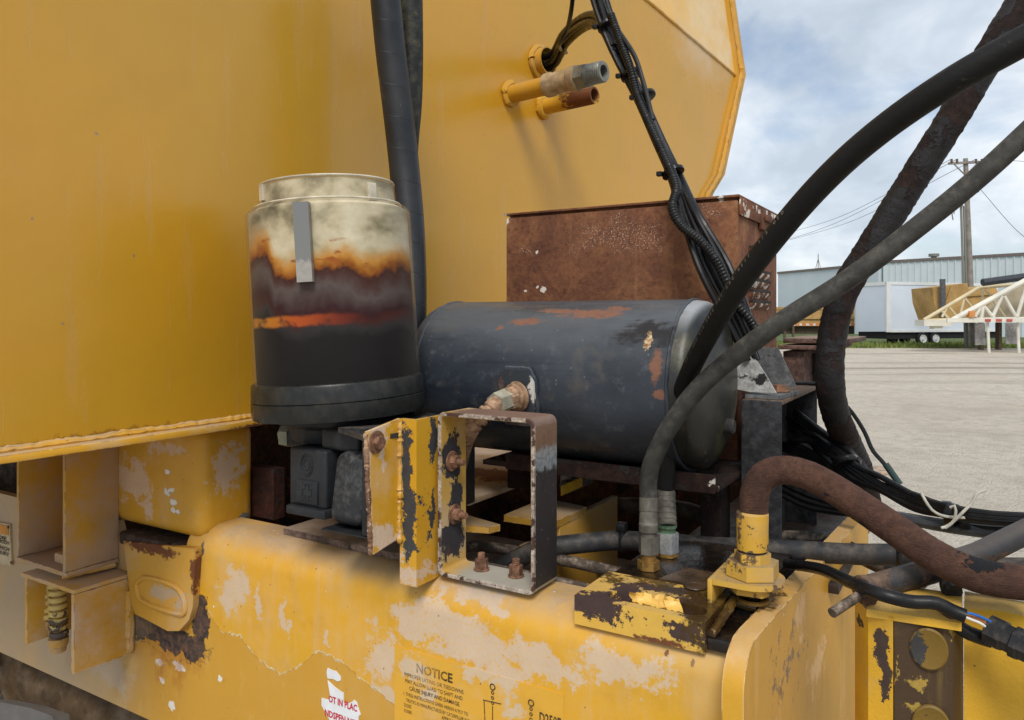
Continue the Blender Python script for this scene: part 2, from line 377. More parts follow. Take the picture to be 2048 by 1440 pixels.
# ================================================================== materials in common
M_black = simple('black_rubber', (0.014, 0.015, 0.016), 0.5, 0, 0.3, 20, dust=0.35, bumpd=0.0004)
M_cable = simple('black_cable', (0.0075, 0.008, 0.009), 0.34, 0, 0.25, 25, dust=0.02, bumpd=0.0002)
M_dark = simple('dark_void_steel', (0.03, 0.022, 0.018), 0.8, 0, 0.5, 9, dust=0.1)
M_boltrust = rusty('rusty_bolt', (0.10, 0.05, 0.032), (0.33, 0.17, 0.1), dark=0.0, bumpd=0.0008)
M_boltgrey = simple('dusty_bolt', (0.33, 0.29, 0.24), 0.75, 0.2, 0.3, 60, bumpd=0.0006)
M_steel = simple('bright_steel', (0.6, 0.62, 0.63), 0.33, 0.75, 0.15, 50, bumpd=0.0002)
M_brass = simple('dirty_brass', (0.36, 0.21, 0.06), 0.45, 0.6, 0.45, 60, bumpd=0.0005)
M_ferr = simple('dull_ferrule', (0.13, 0.12, 0.10), 0.6, 0.3, 0.35, 50, bumpd=0.0006)
def bolt(parent, p, axis, r, head=0.012, washer=1.7, stud=0.0, mat=None, name='bolt', studr=0.55):
    axis = Vector(axis).normalized(); p = Vector(p); bm = BM()
    if washer: cyl(bm, p, p + axis * r * 0.28, r * washer, 20, r * 0.08)
    q = p + axis * (r * 0.26 if washer else 0)
    hexa(bm, q, axis, r, head, 0.0012, random.random())
    if stud:
        n = max(3, int(stud / 0.0028)); prof = []
        for i in range(n * 2 + 1): prof.append((head + stud * i / (2 * n), r * studr * (1.0 if i % 2 else 0.9)))
        lathe(bm, q, axis, prof, 12)
    return finish(bm, name, mat or M_boltrust, parent)
# ================================================================== tank body (the big yellow wall)
LW = -1.31; CR = Vector((LW, 1.516, 0)); A9 = R(9); DU = Vector((math.sin(A9), math.cos(A9), 0)); NW = Vector((math.cos(A9), -math.sin(A9), 0))
def oW(px, py):
    r = rayd(px, py); return r * (CR.dot(NW) / r.dot(NW))
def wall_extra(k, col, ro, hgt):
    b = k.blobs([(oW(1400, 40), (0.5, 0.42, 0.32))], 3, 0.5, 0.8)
    dusty = k.M('MULTIPLY', b, 0.55); col = k.mix(dusty, col, (0.6, 0.5, 0.36)); ro = k.mix(dusty, ro, 0.5)  # sky glare painted as a pale tone into the upper wall colour
    rn = k.blobs([BL(430, 850, 260, 12, LW), BL(200, 872, 220, 12, LW)], 60, 0.9, 0.5)
    col = k.mix(k.M('MULTIPLY', rn, 0.5), col, (0.16, 0.06, 0.02))
    sp = k.blobs([BL(193, 267, 4, 3, LW), BL(268, 511, 3, 3, LW), BL(125, 646, 3, 3, LW), BL(64, 437, 3, 3, LW)], 10, 0.2, 0.2)
    col = k.mix(sp, col, (0.3, 0.2, 0.13))
    soft = k.M('ADD', k.M('MULTIPLY', k.noise(1.6, 3, 0.5), 5.0), k.M('MULTIPLY', k.noise(5, 3, 0.5, off=(3, 3, 3)), 1.2))
    return col, ro, k.M('ADD', hgt, soft)
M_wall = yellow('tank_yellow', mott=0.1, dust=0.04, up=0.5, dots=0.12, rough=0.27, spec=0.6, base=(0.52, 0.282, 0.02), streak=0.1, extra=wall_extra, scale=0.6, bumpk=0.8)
M_rim = yellow('rim_yellow', dust=0.2, up=0.6, dots=0.2, rough=0.45, base=(0.5, 0.265, 0.025))
M_flange = yellow('flange_yellow', edge=0.8, dust=0.35, up=0.8, dots=0.4, rough=0.6, dustcol=(0.55, 0.45, 0.33), rustb=[BL(540, 848, 60, 8, -1.28), BL(480, 858, 30, 5, -1.28)])
tb = root('water_tank', 'huge yellow steel tank with welded rim, standing behind the filter bowl and air tank', 'tank', (-1.35, 1.5, -0.21))
bm = BM(); n = 24
bx(bm, LW - 0.012, LW, 0.48, 1.518, -0.216, 2.6)
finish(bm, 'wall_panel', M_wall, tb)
bm = BM(); bx(bm, -4.2, LW - 0.0125, 0.48, 3.2, -0.222, -0.2165); finish(bm, 'floor_plate', M_rim, tb)
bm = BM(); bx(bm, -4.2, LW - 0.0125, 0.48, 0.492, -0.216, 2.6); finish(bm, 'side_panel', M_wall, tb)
# front panel: outline measured on its own plane; above the fold line it leans back
fold_a, fold_b = oW(1472, 152), oW(1000, -250)
def lean(p):
    d = (fold_b - fold_a); d.normalize(); up = NW.cross(d)
    if up.z < 0: up = -up
    h = (p - fold_a).dot(up); return p - NW * max(0, h) * 0.16
bot = CR + DU * 1.0; 
main = [CR + Vector((0, 0, -0.216)), bot + DU * 0.25 + Vector((0, 0, -0.216)), oW(1385, 470), oW(1412, 385), oW(1436, 350), fold_a, fold_b, Vector((fold_b.x, fold_b.y, 2.6)) if False else fold_b + (CR - oW(1000, -250)) * 0 , ]
pA = oW(780, -250); main = [CR + Vector((0, 0, -0.216)), bot + DU * 0.3 + Vector((0, 0, -0.216)), oW(1380, 500), oW(1413, 388), oW(1436, 350), fold_a, fold_b, Vector((CR.x, CR.y, fold_b.z))]
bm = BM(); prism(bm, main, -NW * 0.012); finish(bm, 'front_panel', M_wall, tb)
fac = [fold_a, lean(oW(1478, -30)), lean(oW(1478, -420)), lean(Vector((fold_b.x, fold_b.y, oW(1478, -420).z))), fold_b]
bm = BM(); prism(bm, [p + NW * 0.0005 for p in fac], -NW * 0.012); finish(bm, 'shoulder_panel', yellow('shoulder_pale', dust=0.8, up=0.2, dots=0.05, rough=0.3, spec=0.6, base=(0.66, 0.4, 0.08), dustcol=(0.66, 0.53, 0.36), scale=0.4), tb)  # pale coat carries the sky glare on the shoulder in its colour
bm = BM(); weld(bm, [fold_a + NW * 0.001, fold_b + NW * 0.001], 0.007, 0.02, 0.12); finish(bm, 'fold_seam', M_wall, tb)
epx = [(1352, 560), (1402, 388), (1425, 350), (1470, 150), (1473, -30), (1473, -420)]
edge = [lean(oW(*q)) for q in epx]; eout = [lean(oW(q[0] + 19, q[1])) for q in epx]; c = NW * 0.014
bm = BM()
vr = [[bm.verts.new(p) for p in (a - NW * 0.02, a + c, b + c, b - NW * 0.02)] for a, b in zip(edge, eout)]
for A_, B_ in zip(vr, vr[1:]):
    for i in range(4): bm.faces.new((A_[i], A_[(i + 1) % 4], B_[(i + 1) % 4], B_[i]))
finish(bm, 'rim', M_rim, tb)
bm = BM(); weld(bm, [p + NW * 0.018 + (q - p) * 0.35 for p, q in zip(edge, eout)], 0.011, 0.016, 0.5)
finish(bm, 'weld_bead', M_rim, tb)
bm = BM(); bx(bm, LW + 0.001, -1.278, 0.48, 1.40, -0.226, -0.213, 0.002)
finish(bm, 'bottom_flange', M_flange, tb)
bm = BM(); weld(bm, [(LW + 0.002, 0.48, -0.21), (LW + 0.002, 1.4, -0.21)], 0.007, 0.007, 0.3); finish(bm, 'weld_bead', M_flange, tb)
# stub pipes out of the front panel
M_stub = yellow('stub_yellow', base=(0.5, 0.27, 0.025), dust=0.35, up=0.35, dots=0.3, rough=0.5, rustb=[(oW(1130, 200) + NW * 0.28, (0.06, 0.08, 0.05))])
M_coup = simple('dusty_coupling', (0.36, 0.26, 0.15), 0.85, 0, 0.3, 40, bumpd=0.001)
M_zinc = simple('dull_zinc', (0.2, 0.205, 0.18), 0.5, 0.4, 0.25, 40)
def pipe_len(p, px, py):
    """length along the panel normal at which the pipe reaches image column px"""
    best = min(((abs((lambda q: CX + F * ((q.x * CT + q.y * ST) / (-q.x * ST + q.y * CT)))(p + NW * (i * 0.005)) - px)), i * 0.005) for i in range(1, 200))
    return best[1]
def stub(base, endx, r, name, inner=0.8, mat=M_stub):
    L = pipe_len(base, endx, 0); bm = BM()
    lathe(bm, base - NW * 0.005, NW, [(0, r), (L + 0.005, r), (L + 0.005, r * inner), (L - 0.08, r * inner)], 28, cap=False)
    c = base + NW * (L - 0.08); 
    o = finish(bm, name, mat, tb)
    bm = BM(); pts = [base + NW * 0.006 + (frame_of(NW)[1] * math.cos(a) + frame_of(NW)[2] * math.sin(a)) * r * 1.08 for a in [2 * math.pi * i / 24 for i in range(25)]]
    weld(bm, pts, 0.012, 0.014, 0.4); finish(bm, 'weld_ring', mat, o)
    bm = BM(); lathe(bm, c, NW, [(0, r * inner * 0.98), (0.002, r * inner * 0.98)], 20); finish(bm, 'bore', M_dark, o)
    return o, L
s1, L1 = stub(oW(1078, 126), 1098, 0.044, 'pipe_sleeve', 0.9)
s2, L2 = stub(oW(1018, 190), 1130, 0.0275, 'pipe')
b2 = oW(1018, 190); Lc = pipe_len(b2, 1186, 0)
bm = BM(); lathe(bm, b2 + NW * (L2 - 0.07), NW, [(0, 0.029), (0.004, 0.0355), (0.02, 0.036), (0.026, 0.0325), (0.09, 0.0325), (0.096, 0.037), (0.115, 0.037), (0.12, 0.031)], 24); finish(bm, 'coupling', M_coup, s2)
bm = BM(); hexa(bm, b2 + NW * (L2 + 0.05), NW, 0.0365, 0.03); prof = [(0.08, 0.030)]
for i in range(9): prof += [(0.082 + i * 0.006, 0.0305), (0.085 + i * 0.006, 0.028)]
e = max(0.135, Lc - L2); prof += [(e, 0.028), (e, 0.0185), (e - 0.05, 0.0185)]
lathe(bm, b2 + NW * (L2), NW, prof, 24, cap=False); finish(bm, 'threaded_nipple', M_zinc, s2)
bm = BM(); lathe(bm, b2 + NW * (L2 + e - 0.05), NW, [(0, 0.0185), (0.001, 0.0185)], 20); finish(bm, 'bore', M_dark, s2)
s3, L3 = stub(oW(1085, 214), 1190, 0.0265, 'pipe', 0.78, yellow('stub_yellow_rust', dust=0.3, dots=0.3, rough=0.6, rustb=[(oW(1085, 214) + NW * (pipe_len(oW(1085, 214), 1165, 0)), (0.09, 0.13, 0.09))]))
# ================================================================== chassis frame
TB = 1.0; ZT = -0.432; RB = 0.055; LE = -0.262
peel = [oT(*q, TB) for q in [(405, 1190), (440, 1260), (470, 1275), (500, 1290), (525, 1325), (545, 1348), (590, 1352), (640, 1345), (645, 1322), (590, 1292), (585, 1270), (615, 1268), (660, 1300), (700, 1330), (740, 1370), (780, 1400)]]
def beam_extra(k, col, ro, hgt):
    x, y, z = k.xyz()
    pts = [(p.x, p.z) for p in (oT(*q, TB) for q in [(250, 1300), (405, 1200), (440, 1262), (480, 1272), (520, 1322), (560, 1352), (600, 1330), (640, 1300), (690, 1330), (740, 1372), (790, 1410), (830, 1450)])]
    x0, x1 = pts[0][0], pts[-1][0]
    f = k.curve(x, x0, x1, pts, -0.9, -0.45)
    d = k.M('SUBTRACT', k.M('ADD', f, k.M('MULTIPLY', k.M('SUBTRACT', k.noise(35, 7, 0.7), 0.5), 0.035)), z)       # > 0 below the torn paint edge
    inx = k.M('MULTIPLY', k.mr(k.M('ADD', x, k.M('MULTIPLY', k.M('SUBTRACT', k.noise(9, 8, 0.7, off=(5, 1, 1)), 0.5), 0.35)), x0 - 0.02, x0 + 0.05), k.M('LESS_THAN', x, x1 - 0.004))
    low = k.M('MULTIPLY', k.mr(d, 0, 0.001), inx)
    col = k.mix(low, col, k.mix(k.noise(9, 5), (0.52, 0.265, 0.025), (0.56, 0.31, 0.04))); ro = k.mix(low, ro, 0.5)
    ed = k.M('MULTIPLY', k.M('MULTIPLY', k.mr(k.M('ABSOLUTE', d), 0.0006, 0.0022, 1, 0), inx), k.mr(k.noise(30, 3), 0.42, 0.55))
    col = k.mix(ed, col, (0.75, 0.66, 0.45)); hgt = k.M('SUBTRACT', hgt, k.M('MULTIPLY', low, 0.9))
    vd = k.vor(85); sxx = k.nd('ShaderNodeSeparateXYZ'); k.lk(k.vor(85, out=1), sxx.inputs[0])
    col = k.mix(k.M('MULTIPLY', k.M('MULTIPLY', k.mr(vd, 0.06, 0.14, 1, 0), k.mr(sxx.outputs[0], 0.88, 0.9)), k.M('MULTIPLY', low, 0.8)), col, (0.16, 0.08, 0.03))
    col = k.mix(k.M('MULTIPLY', low, k.mr(k.noise(20, 8, 0.7, stretch=(1, 1, 0.4), off=(2, 2, 2)), 0.54, 0.7, 0, 0.4)), col, (0.64, 0.42, 0.16))
    # scattered paint flakes
    fl = k.blobs([BT(px, py, a, b, TB) for px, py, a, b in [(323, 1360, 7, 7), (318, 1325, 9, 5), (358, 1334, 12, 8), (440, 1358, 4, 7), (343, 1412, 7, 8)]], 70, 0.8, 0.1)
    col = k.mix(fl, col, (0.72, 0.7, 0.66))
    bare = k.blobs([BT(300, 1256, 44, 30, TB), BT(350, 1284, 66, 30, TB), BT(402, 1245, 16, 60, TB), BT(330, 1290, 40, 20, TB)], 45, 0.35, 0.06, 8)
    halo = k.blobs([BT(340, 1300, 80, 46, TB), BT(355, 1335, 20, 50, TB), BT(318, 1320, 14, 50, TB)], 40, 0.6, 0.9, stretch=(1, 1, 0.3))
    col = k.mix(k.M('MULTIPLY', halo, 0.65), col, (0.36, 0.12, 0.015))
    col = k.mix(bare, col, k.ramp(k.noise(60, 8, 0.7), [(0.35, (0.02, 0.016, 0.016)), (0.5, (0.07, 0.045, 0.035)), (0.65, (0.17, 0.08, 0.04))])); ro = k.mix(bare, ro, 0.85); hgt = k.M('SUBTRACT', hgt, k.M('MULTIPLY', bare, 1.5))
    # broad chalky fade and faint runs of dried mud
    fade = k.M('MULTIPLY', k.mr(k.M('ADD', k.noise(4.2, 8, 0.62, off=(6, 6, 1)), k.M('MULTIPLY', k.M('SUBTRACT', k.noise(40, 7, 0.7, stretch=(1, 1, 0.12)), 0.5), 0.35)), 0.44, 0.70), k.M('SUBTRACT', 1.0, k.M('MULTIPLY', low, 0.6)))
    col = k.mix(k.M('MULTIPLY', fade, 0.4), col, (0.54, 0.42, 0.27)); ro = k.mix(fade, ro, 0.75)
    # grey dusty film on the far end
    dz = k.mr(x, oT(150, 1300, TB).x, oT(330, 1300, TB).x, 0.85, 0.0)
    col = k.mix(k.M('MULTIPLY', dz, k.mr(k.noise(5, 6), 0.2, 0.6, 0.6, 1)), col, (0.33, 0.27, 0.2))
    # rust bleeding down from the bare patch
    return col, ro, hgt
M_beam = yellow('frame_yellow', dust=0.14, up=0.8, streak=0.2, upcol=(0.31, 0.25, 0.2), dots=0.45, rough=0.45, nicks=0.3, extra=beam_extra, base=(0.6, 0.335, 0.025), dustcol=(0.56, 0.45, 0.35),
    dustb=[BT(870, 1230, 96, 41, TB), BT(955, 1200, 108, 26, TB), BT(770, 1310, 66, 72, TB), BT(950, 1290, 180, 66, TB), BT(1080, 1330, 108, 48, TB), BT(1240, 1340, 132, 72, TB), BT(470, 1170, 31, 66, TB), BT(445, 1190, 22, 48, TB), BT(515, 1205, 11, 48, TB), BT(570, 1240, 12, 60, TB), BT(650, 1275, 11, 29, TB), BT(765, 1390, 36, 36, TB), BT(280, 1400, 72, 72, TB), BT(230, 1350, 96, 36, TB), BT(1000, 1360, 72, 60, TB), BT(830, 1250, 72, 36, TB)],
    chipb=[BT(300, 1258, 40, 34, TB), BT(350, 1285, 62, 34, TB), BT(398, 1240, 16, 50, TB), BT(395, 1140, 7, 60, TB)],
    rustb=[BT(1330, 1310, 6, 5, TB), BT(1383, 1328, 6, 7, TB), BT(345, 1325, 12, 30, TB)],
    wet=[BT(1455, 1275, 30, 25, TB, 0.3)], dns=30)
fr = root('chassis_frame', 'worn yellow chassis frame beam with rounded top edge and NOTICE decal', 'chassis frame', (-1.0, 1.3, -0.88))
def beam_section(l0, l1, n=1):
    prof = [(TB, -0.875), (TB, ZT - RB)]
    for i in range(1, 9):
        a = math.pi / 2 * i / 8; prof.append((TB + RB * (1 - math.cos(a)), ZT - RB + RB * math.sin(a)))
    prof += [(1.10, ZT), (1.10, ZT - 0.012), (TB + RB, ZT - 0.012), (TB + 0.012, ZT - RB), (TB + 0.012, -0.875)]
    return prof
bm = BM(); prof = beam_section(0, 0)
prism(bm, [Vector((-1.405, t, z)) for t, z in prof], (1.405 + LE + 0.004, 0, 0)); finish(bm, 'top_rail', M_beam, fr, 25)
bm = BM()
lo = [oT(-400, 1100, TB), oT(260, 1440, TB)]
prism(bm, [Vector((-3.6, TB + 0.001, -0.46)), Vector((-1.66, TB + 0.001, -0.46)), Vector((-1.64, TB + 0.001, -0.5)), Vector((-1.4045, TB + 0.001, -0.5)), Vector((-1.4045, TB + 0.001, -0.875)), Vector((-3.6, TB + 0.001, -0.875))], (0, 0.02, 0)); finish(bm, 'side_plate', M_beam, fr)
# end plate with rounded top corner
M_end = yellow('end_plate_yellow', edge=0.8, dust=0.12, up=0.75, dots=0.7, rough=0.4, base=(0.56, 0.31, 0.03), bumpk=1.6, nicks=0.1, streak=0.3,
    dustb=[BL(1620, 1330, 22, 70, -0.232), BL(1598, 1230, 10, 50, -0.232)], dustcol=(0.78, 0.52, 0.27), wet=[(Vector((-0.26, 1.2, -0.5)), (0.03, 0.15, 0.12))])
pa, pb = oZ(1512, 1284, -0.42), oZ(1735, 1030, -0.42); dp = (pb - pa); dp.z = 0; dp.normalize(); npl = Vector((-dp.y, dp.x, 0))
if npl.x > 0: npl = -npl
bm = BM(); out = []; rc = 0.06; base = pa - dp * 0.05; top = -0.415
out.append(Vector((base.x, base.y, -0.95))); 
for i in range(7):
    a = math.pi / 2 * i / 6; q = base + dp * (rc - rc * math.cos(a)); out.append(Vector((q.x, q.y, top - rc + rc * math.sin(a))))
q = base + dp * 0.83; out += [Vector((q.x, q.y, top)), Vector((q.x, q.y, -0.95))]
prism(bm, out, npl * 0.028, 0.004, 2); finish(bm, 'end_plate', M_end, fr)
bm = BM(); p0 = base + npl * 0.028 + dp * 0.055; weld(bm, [Vector((p0.x, p0.y, -0.87)), Vector((p0.x - 0.002, p0.y, -0.5)), Vector((p0.x - 0.004, p0.y + 0.03, -0.445)), Vector((p0.x, p0.y + 0.1, -0.43))], 0.006, 0.008, 0.3); finish(bm, 'weld_bead', M_beam, fr)
# slotted lug block and oily deck behind it
M_lug = yellow('lug_yellow', edge=0.8, dust=0.25, up=0.35, dots=0.6, rough=0.5, base=(0.64, 0.4, 0.07), bumpk=2.4, cns=60, cna=0.75,
    chipb=[BT(1200, 1215, 48, 34, 1.0, 0.05), BT(1160, 1200, 26, 30, 1.0, 0.03), BT(1360, 1265, 46, 22, 1.0, 0.02), BZ(1250, 1172, 34, 13, -0.405), BZ(1180, 1200, 40, 14, -0.405), BZ(1330, 1175, 70, 10, -0.405), BZ(1390, 1205, 50, 14, -0.405), BZ(1330, 1235, 55, 8, -0.405), BZ(1215, 1190, 30, 10, -0.405), BL(1425, 1250, 18, 40, -0.308)],
    chipcol=(0.03, 0.016, 0.014), wet=[(Vector((-0.4, 1.3, -0.41)), (0.16, 0.2, 0.06)), (Vector((-0.31, 1.10, -0.42)), (0.07, 0.13, 0.06)), (Vector((-0.42, 1.14, -0.405)), (0.12, 0.06, 0.02))], rustb=[BT(1320, 1285, 60, 8, 1.0)])
k = NM('oily_steel'); on = k.noise(26, 6, 0.65); on2 = k.noise(70, 5, 0.7)
M_oil = k.done(k.ramp(k.noise(18, 8, 0.7), [(0.4, (0.006, 0.004, 0.003)), (0.58, (0.018, 0.010, 0.005)), (0.72, (0.09, 0.05, 0.015))]), k.mr(on, 0.45, 0.62, 0.05, 0.35), 0, k.bump(k.M('ADD', on2, k.M('MULTIPLY', on, 2)), 0.0014), 0.5)
lugs = root('lifting_lug', 'thick chipped lug plate with long slot, black and yellow, beside the yellow end plate', 'lifting lug', (-0.4, 1.1, -0.445))
LT = -0.408
bm = BM()
slotc = oZ(1312, 1205, LT); slotc = Vector((slotc.x, slotc.y, 0)); sl, sw = 0.055, 0.0185
def stadium(c, L, r, z, n=7):
    o = []
    for sgn, base_a in ((1, -90), (-1, 90)):
        for i in range(n): a = R(base_a + 180 * i / (n - 1)); o.append(Vector((c.x + sgn * L + math.cos(a) * r, c.y + math.sin(a) * r, z)))
    return o
outer = [(-0.503, 1.002), (-0.308, 1.002), (-0.308, 1.125), (-0.503, 1.125)]
ov = [Vector((x, y, LT)) for x, y in outer]; iv = stadium(slotc, sl, sw, LT)
def plate_with_hole(bm, ov, iv, z0):
    cen = sum(iv, Vector()) / len(iv)
    def rays(p): # intersection of the ray centre -> p with the outer rectangle
        d = p - cen; best = None
        for a, b in zip(ov, ov[1:] + ov[:1]):
            e = b - a; den = d.x * e.y - d.y * e.x
            if abs(den) < 1e-9: continue
            s_ = ((a.x - cen.x) * e.y - (a.y - cen.y) * e.x) / den; u_ = ((a.x - cen.x) * d.y - (a.y - cen.y) * d.x) / den
            if s_ > 0 and -1e-6 <= u_ <= 1 + 1e-6 and (best is None or s_ < best): best = s_
        return cen + d * best
    ang = lambda p: math.atan2(p.y - cen.y, p.x - cen.x)
    ring = sorted([(ang(p), p, rays(p)) for p in iv] + [(ang(c), None, c) for c in ov], key=lambda q: q[0])
    full = []
    for i, (a, pin, po) in enumerate(ring):
        if pin is None:
            d = po - cen; best = None
            for p, q in zip(iv, iv[1:] + iv[:1]):
                e = q - p; den = d.x * e.y - d.y * e.x
                if abs(den) < 1e-9: continue
                s_ = ((p.x - cen.x) * e.y - (p.y - cen.y) * e.x) / den; u_ = ((p.x - cen.x) * d.y - (p.y - cen.y) * d.x) / den
                if s_ > 0 and -1e-6 <= u_ <= 1 + 1e-6: best = s_
            pin = cen + d * (best or 0.5)
        full.append((pin, po))
    mk = lambda p, z: bm.verts.new(Vector((p.x, p.y, z)))
    A = [(mk(i, LT), mk(o, LT), mk(i, z0), mk(o, z0)) for i, o in full]
    for (i1, o1, ib1, ob1), (i2, o2, ib2, ob2) in zip(A, A[1:] + A[:1]):
        bm.faces.new((i1, o1, o2, i2)); bm.faces.new((o1, ob1, ob2, o2)); bm.faces.new((i1, i2, ib2, ib1)); bm.faces.new((ib1, ib2, ob2, ob1))
plate_with_hole(bm, ov, iv, -0.45)
finish(bm, 'slotted_plate', M_lug, lugs, 25)
bm = BM(); bx(bm, -0.498, -0.27, 1.126, 1.40, -0.445, LT - 0.002, 0.003); finish(bm, 'oily_deck', M_oil, lugs)
bm = BM(); prism(bm, [Vector((x, y, LT - 0.0015)) for x, y in [(-0.42, 1.128), (-0.335, 1.128), (-0.33, 1.2), (-0.40, 1.2)]], (0, 0, 0.004), 0.001); finish(bm, 'raised_pad', simple('pad_brown', (0.06, 0.035, 0.018), 0.3, 0, 0.4, 30), lugs)
bm = BM(); c = oZ(1390, 1175, LT); lathe(bm, Vector((c.x, c.y, LT + 0.002)), (0, 0, 1), [(0, 0.0175), (0.0018, 0.0165), (0.0018, 0.013), (0.0008, 0.012), (0.0008, 0.0005)], 28); finish(bm, 'bolt_hole', bpy.data.materials['pad_brown'], lugs)
bm = BM(); c = oZ(1505, 1200, LT); lathe(bm, Vector((c.x - 0.0, c.y, LT - 0.001)), (0, 0, 1), [(0, 0.023), (0.004, 0.023), (0.005, 0.019), (0.001, 0.018)], 24); finish(bm, 'port_rim', M_lug, lugs)
bm = BM(); bx(bm, -0.3075, -0.266, 1.004, 1.126, -0.445, -0.428, 0.003); finish(bm, 'oily_channel', M_oil, lugs)
bm = BM(); weld(bm, [(-0.302, 1.01, -0.425), (-0.30, 1.06, -0.418), (-0.298, 1.11, -0.41)], 0.0065, 0.008, 0.25); weld(bm, [(-0.3, 1.112, -0.414), (-0.27, 1.118, -0.418)], 0.006, 0.008, 0.3)
finish(bm, 'weld_bead', M_lug, lugs)
bm = BM(); rf = random.Random(5); nr, nc = 5, 18; gv = []
for i in range(nr):
    row = []
    for j in range(nc):
        u = j / (nc - 1); v = i / (nr - 1)
        px = 1258 + 100 * u + rf.uniform(-3, 3) + 6 * v; py = 1183 + 14 * u + (v * (22 + 6 * u)) + (rf.uniform(-4, 2) if i in (0, nr - 1) else 0)
        hh = 0.011 * (1 - v) ** 1.6 + 0.002 * math.sin(u * 9 + 1) * (1 - v) - 0.0015 * v
        row.append(bm.verts.new(oZ(px, py, LT + 0.0008 + max(hh, -0.0005))))
    gv.append(row)
for i in range(nr - 1):
    for j in range(nc - 1): bm.faces.new((gv[i][j], gv[i][j + 1], gv[i + 1][j + 1], gv[i + 1][j]))
finish(bm, 'peeling_paint', yellow('peel_yellow', dust=0.2, up=0.0, base=(0.68, 0.43, 0.1), rough=0.4, bumpk=2), lugs)
# decal
M_decal = yellow('decal_yellow', dust=0.3, up=0, dots=0.3, rough=0.5, base=(0.62, 0.36, 0.045), dustcol=(0.56, 0.46, 0.35), dns=60,
    dustb=[BT(830, 1340, 40, 40, TB), BT(1010, 1360, 40, 60, TB), BT(960, 1340, 60, 30, TB), BT(1030, 1420, 30, 30, TB), BT(860, 1390, 20, 20, TB)])
k = NM('decal_ink'); tr = k.nd('ShaderNodeBsdfTransparent'); mxs = k.nd('ShaderNodeMixShader')
wear = k.M('MULTIPLY', k.mr(k.noise(95, 7, 0.75), 0.36, 0.45), k.mr(k.V('LENGTH', k.V('MULTIPLY', k.V('SUBTRACT', k.P, tuple(oT(850, 1330, TB))), (18, 0, 30))), 0.3, 1.3, 0.35, 1))
k.lk(wear, mxs.inputs[0]); k.lk(tr.outputs[0], mxs.inputs[1]); k.lk(k.b.outputs[0], mxs.inputs[2]); k.lk(mxs.outputs[0], k.out.inputs[0])
M_ink = k.done((0.03, 0.02, 0.012), 0.6)
dl0, dl1, dz1 = -0.842, -0.519, -0.557
bm = BM(); bx(bm, dl0, dl1, TB - 0.0012, TB + 0.004, -0.84, dz1); dec = finish(bm, 'notice_decal', M_decal, fr); dec['label'] = 'yellow NOTICE decal with worn black print'
ux, uz = Vector((1, 0, 0)), Vector((0, 0, 1)); ty = TB - 0.0018
def at_px(px, py): p = oT(px, py, ty); return p
lines = [('NOTICE', 832, 1337, 0.0215, 905, 0.0006), ('IMPROPER LIFTING OR TIEDOWNS', 806, 1352, 0.0098, 927, 0), ('MAY ALLOW LOAD TO SHIFT AND', 808, 1366, 0.0098, 925, 0), ('CAUSE INJURY AND DAMAGE.', 816, 1381, 0.0098, 920, 0.0001),
         ('1. THESE INSTRUCTIONS GIVEN HEREIN APPLY TO', 802, 1390, 0.0085, 936, 0), ('TRUCKS AS MANUFACTURED BY CATERPILLAR INC.', 812, 1397, 0.0085, 940, 0), ('D250E', 808, 1394 + 8, 0.0085, 823, 0), ('D300E', 808, 1408 + 5, 0.0085, 823, 0), ('APPROX. MASS.', 883, 1412, 0.0085, 925, 0),
         ('21 500 kg (47,500 LB)', 877, 1418 + 5, 0.0088, 932, 0), ('23 000 kg (50,500 LB)', 877, 1434, 0.0088, 932, 0), ('2. THE ARTICULATION LOCK MUST BE IN PLACE', 803, 1412 + 6, 0.0085, 937, 0), ('LIFTING.', 808, 1428, 0.0085, 828, 0), ('3. USE PROPER RATED', 803, 1432 + 4, 0.0085, 880, 0)]
# text rows share one slope: they run level along the beam
row0 = {'NOTICE': (832, 1336, 905)}
rows = [('NOTICE', 832, 905, -0.5905, 0.021, 0.0006), ('IMPROPER LIFTING OR TIEDOWNS', 808, 927, -0.6030, 0.0092, 0), ('MAY ALLOW LOAD TO SHIFT AND', 810, 925, -0.6135, 0.0092, 0), ('CAUSE INJURY AND DAMAGE.', 818, 920, -0.6245, 0.0092, 0.0001),
        ('1. THESE INSTRUCTIONS GIVEN HEREIN APPLY TO', 806, 936, -0.6355, 0.0080, 0), ('TRUCKS AS MANUFACTURED BY CATERPILLAR INC.', 812, 940, -0.6455, 0.0080, 0), ('D250E', 808, 823, -0.6545, 0.0080, 0), ('APPROX. MASS.', 883, 925, -0.6545, 0.0080, 0), ('21 500 kg (47,500 LB)', 878, 932, -0.6645, 0.0084, 0),
        ('D300E', 808, 823, -0.6640, 0.0080, 0), ('23 000 kg (50,500 LB)', 878, 932, -0.6745, 0.0084, 0), ('2. THE ARTICULATION LOCK MUST BE IN PLACE', 803, 938, -0.6850, 0.0080, 0), ('LIFTING.', 808, 829, -0.6945, 0.0080, 0), ('3. USE PROPER RATED', 803, 880, -0.7045, 0.0080, 0), ('POSITION', 808, 832, -0.714, 0.008, 0)]
for s_, a, b, z, sz, bo in rows:
    pa_, pb_ = oT(a, 1350, ty), oT(b, 1350, ty)
    bm = BM(); text(bm, s_, sz, (pa_.x, ty, z), ux, uz, bo, pb_.x - pa_.x); finish(bm, 'lettering', M_ink, dec)
bm = BM(); p = oT(1078, 1443, ty); text(bm, 'D250E', 0.021, p, ux, uz, 0.0004, oT(1122, 1450, ty).x - p.x); finish(bm, 'lettering', M_ink, dec)
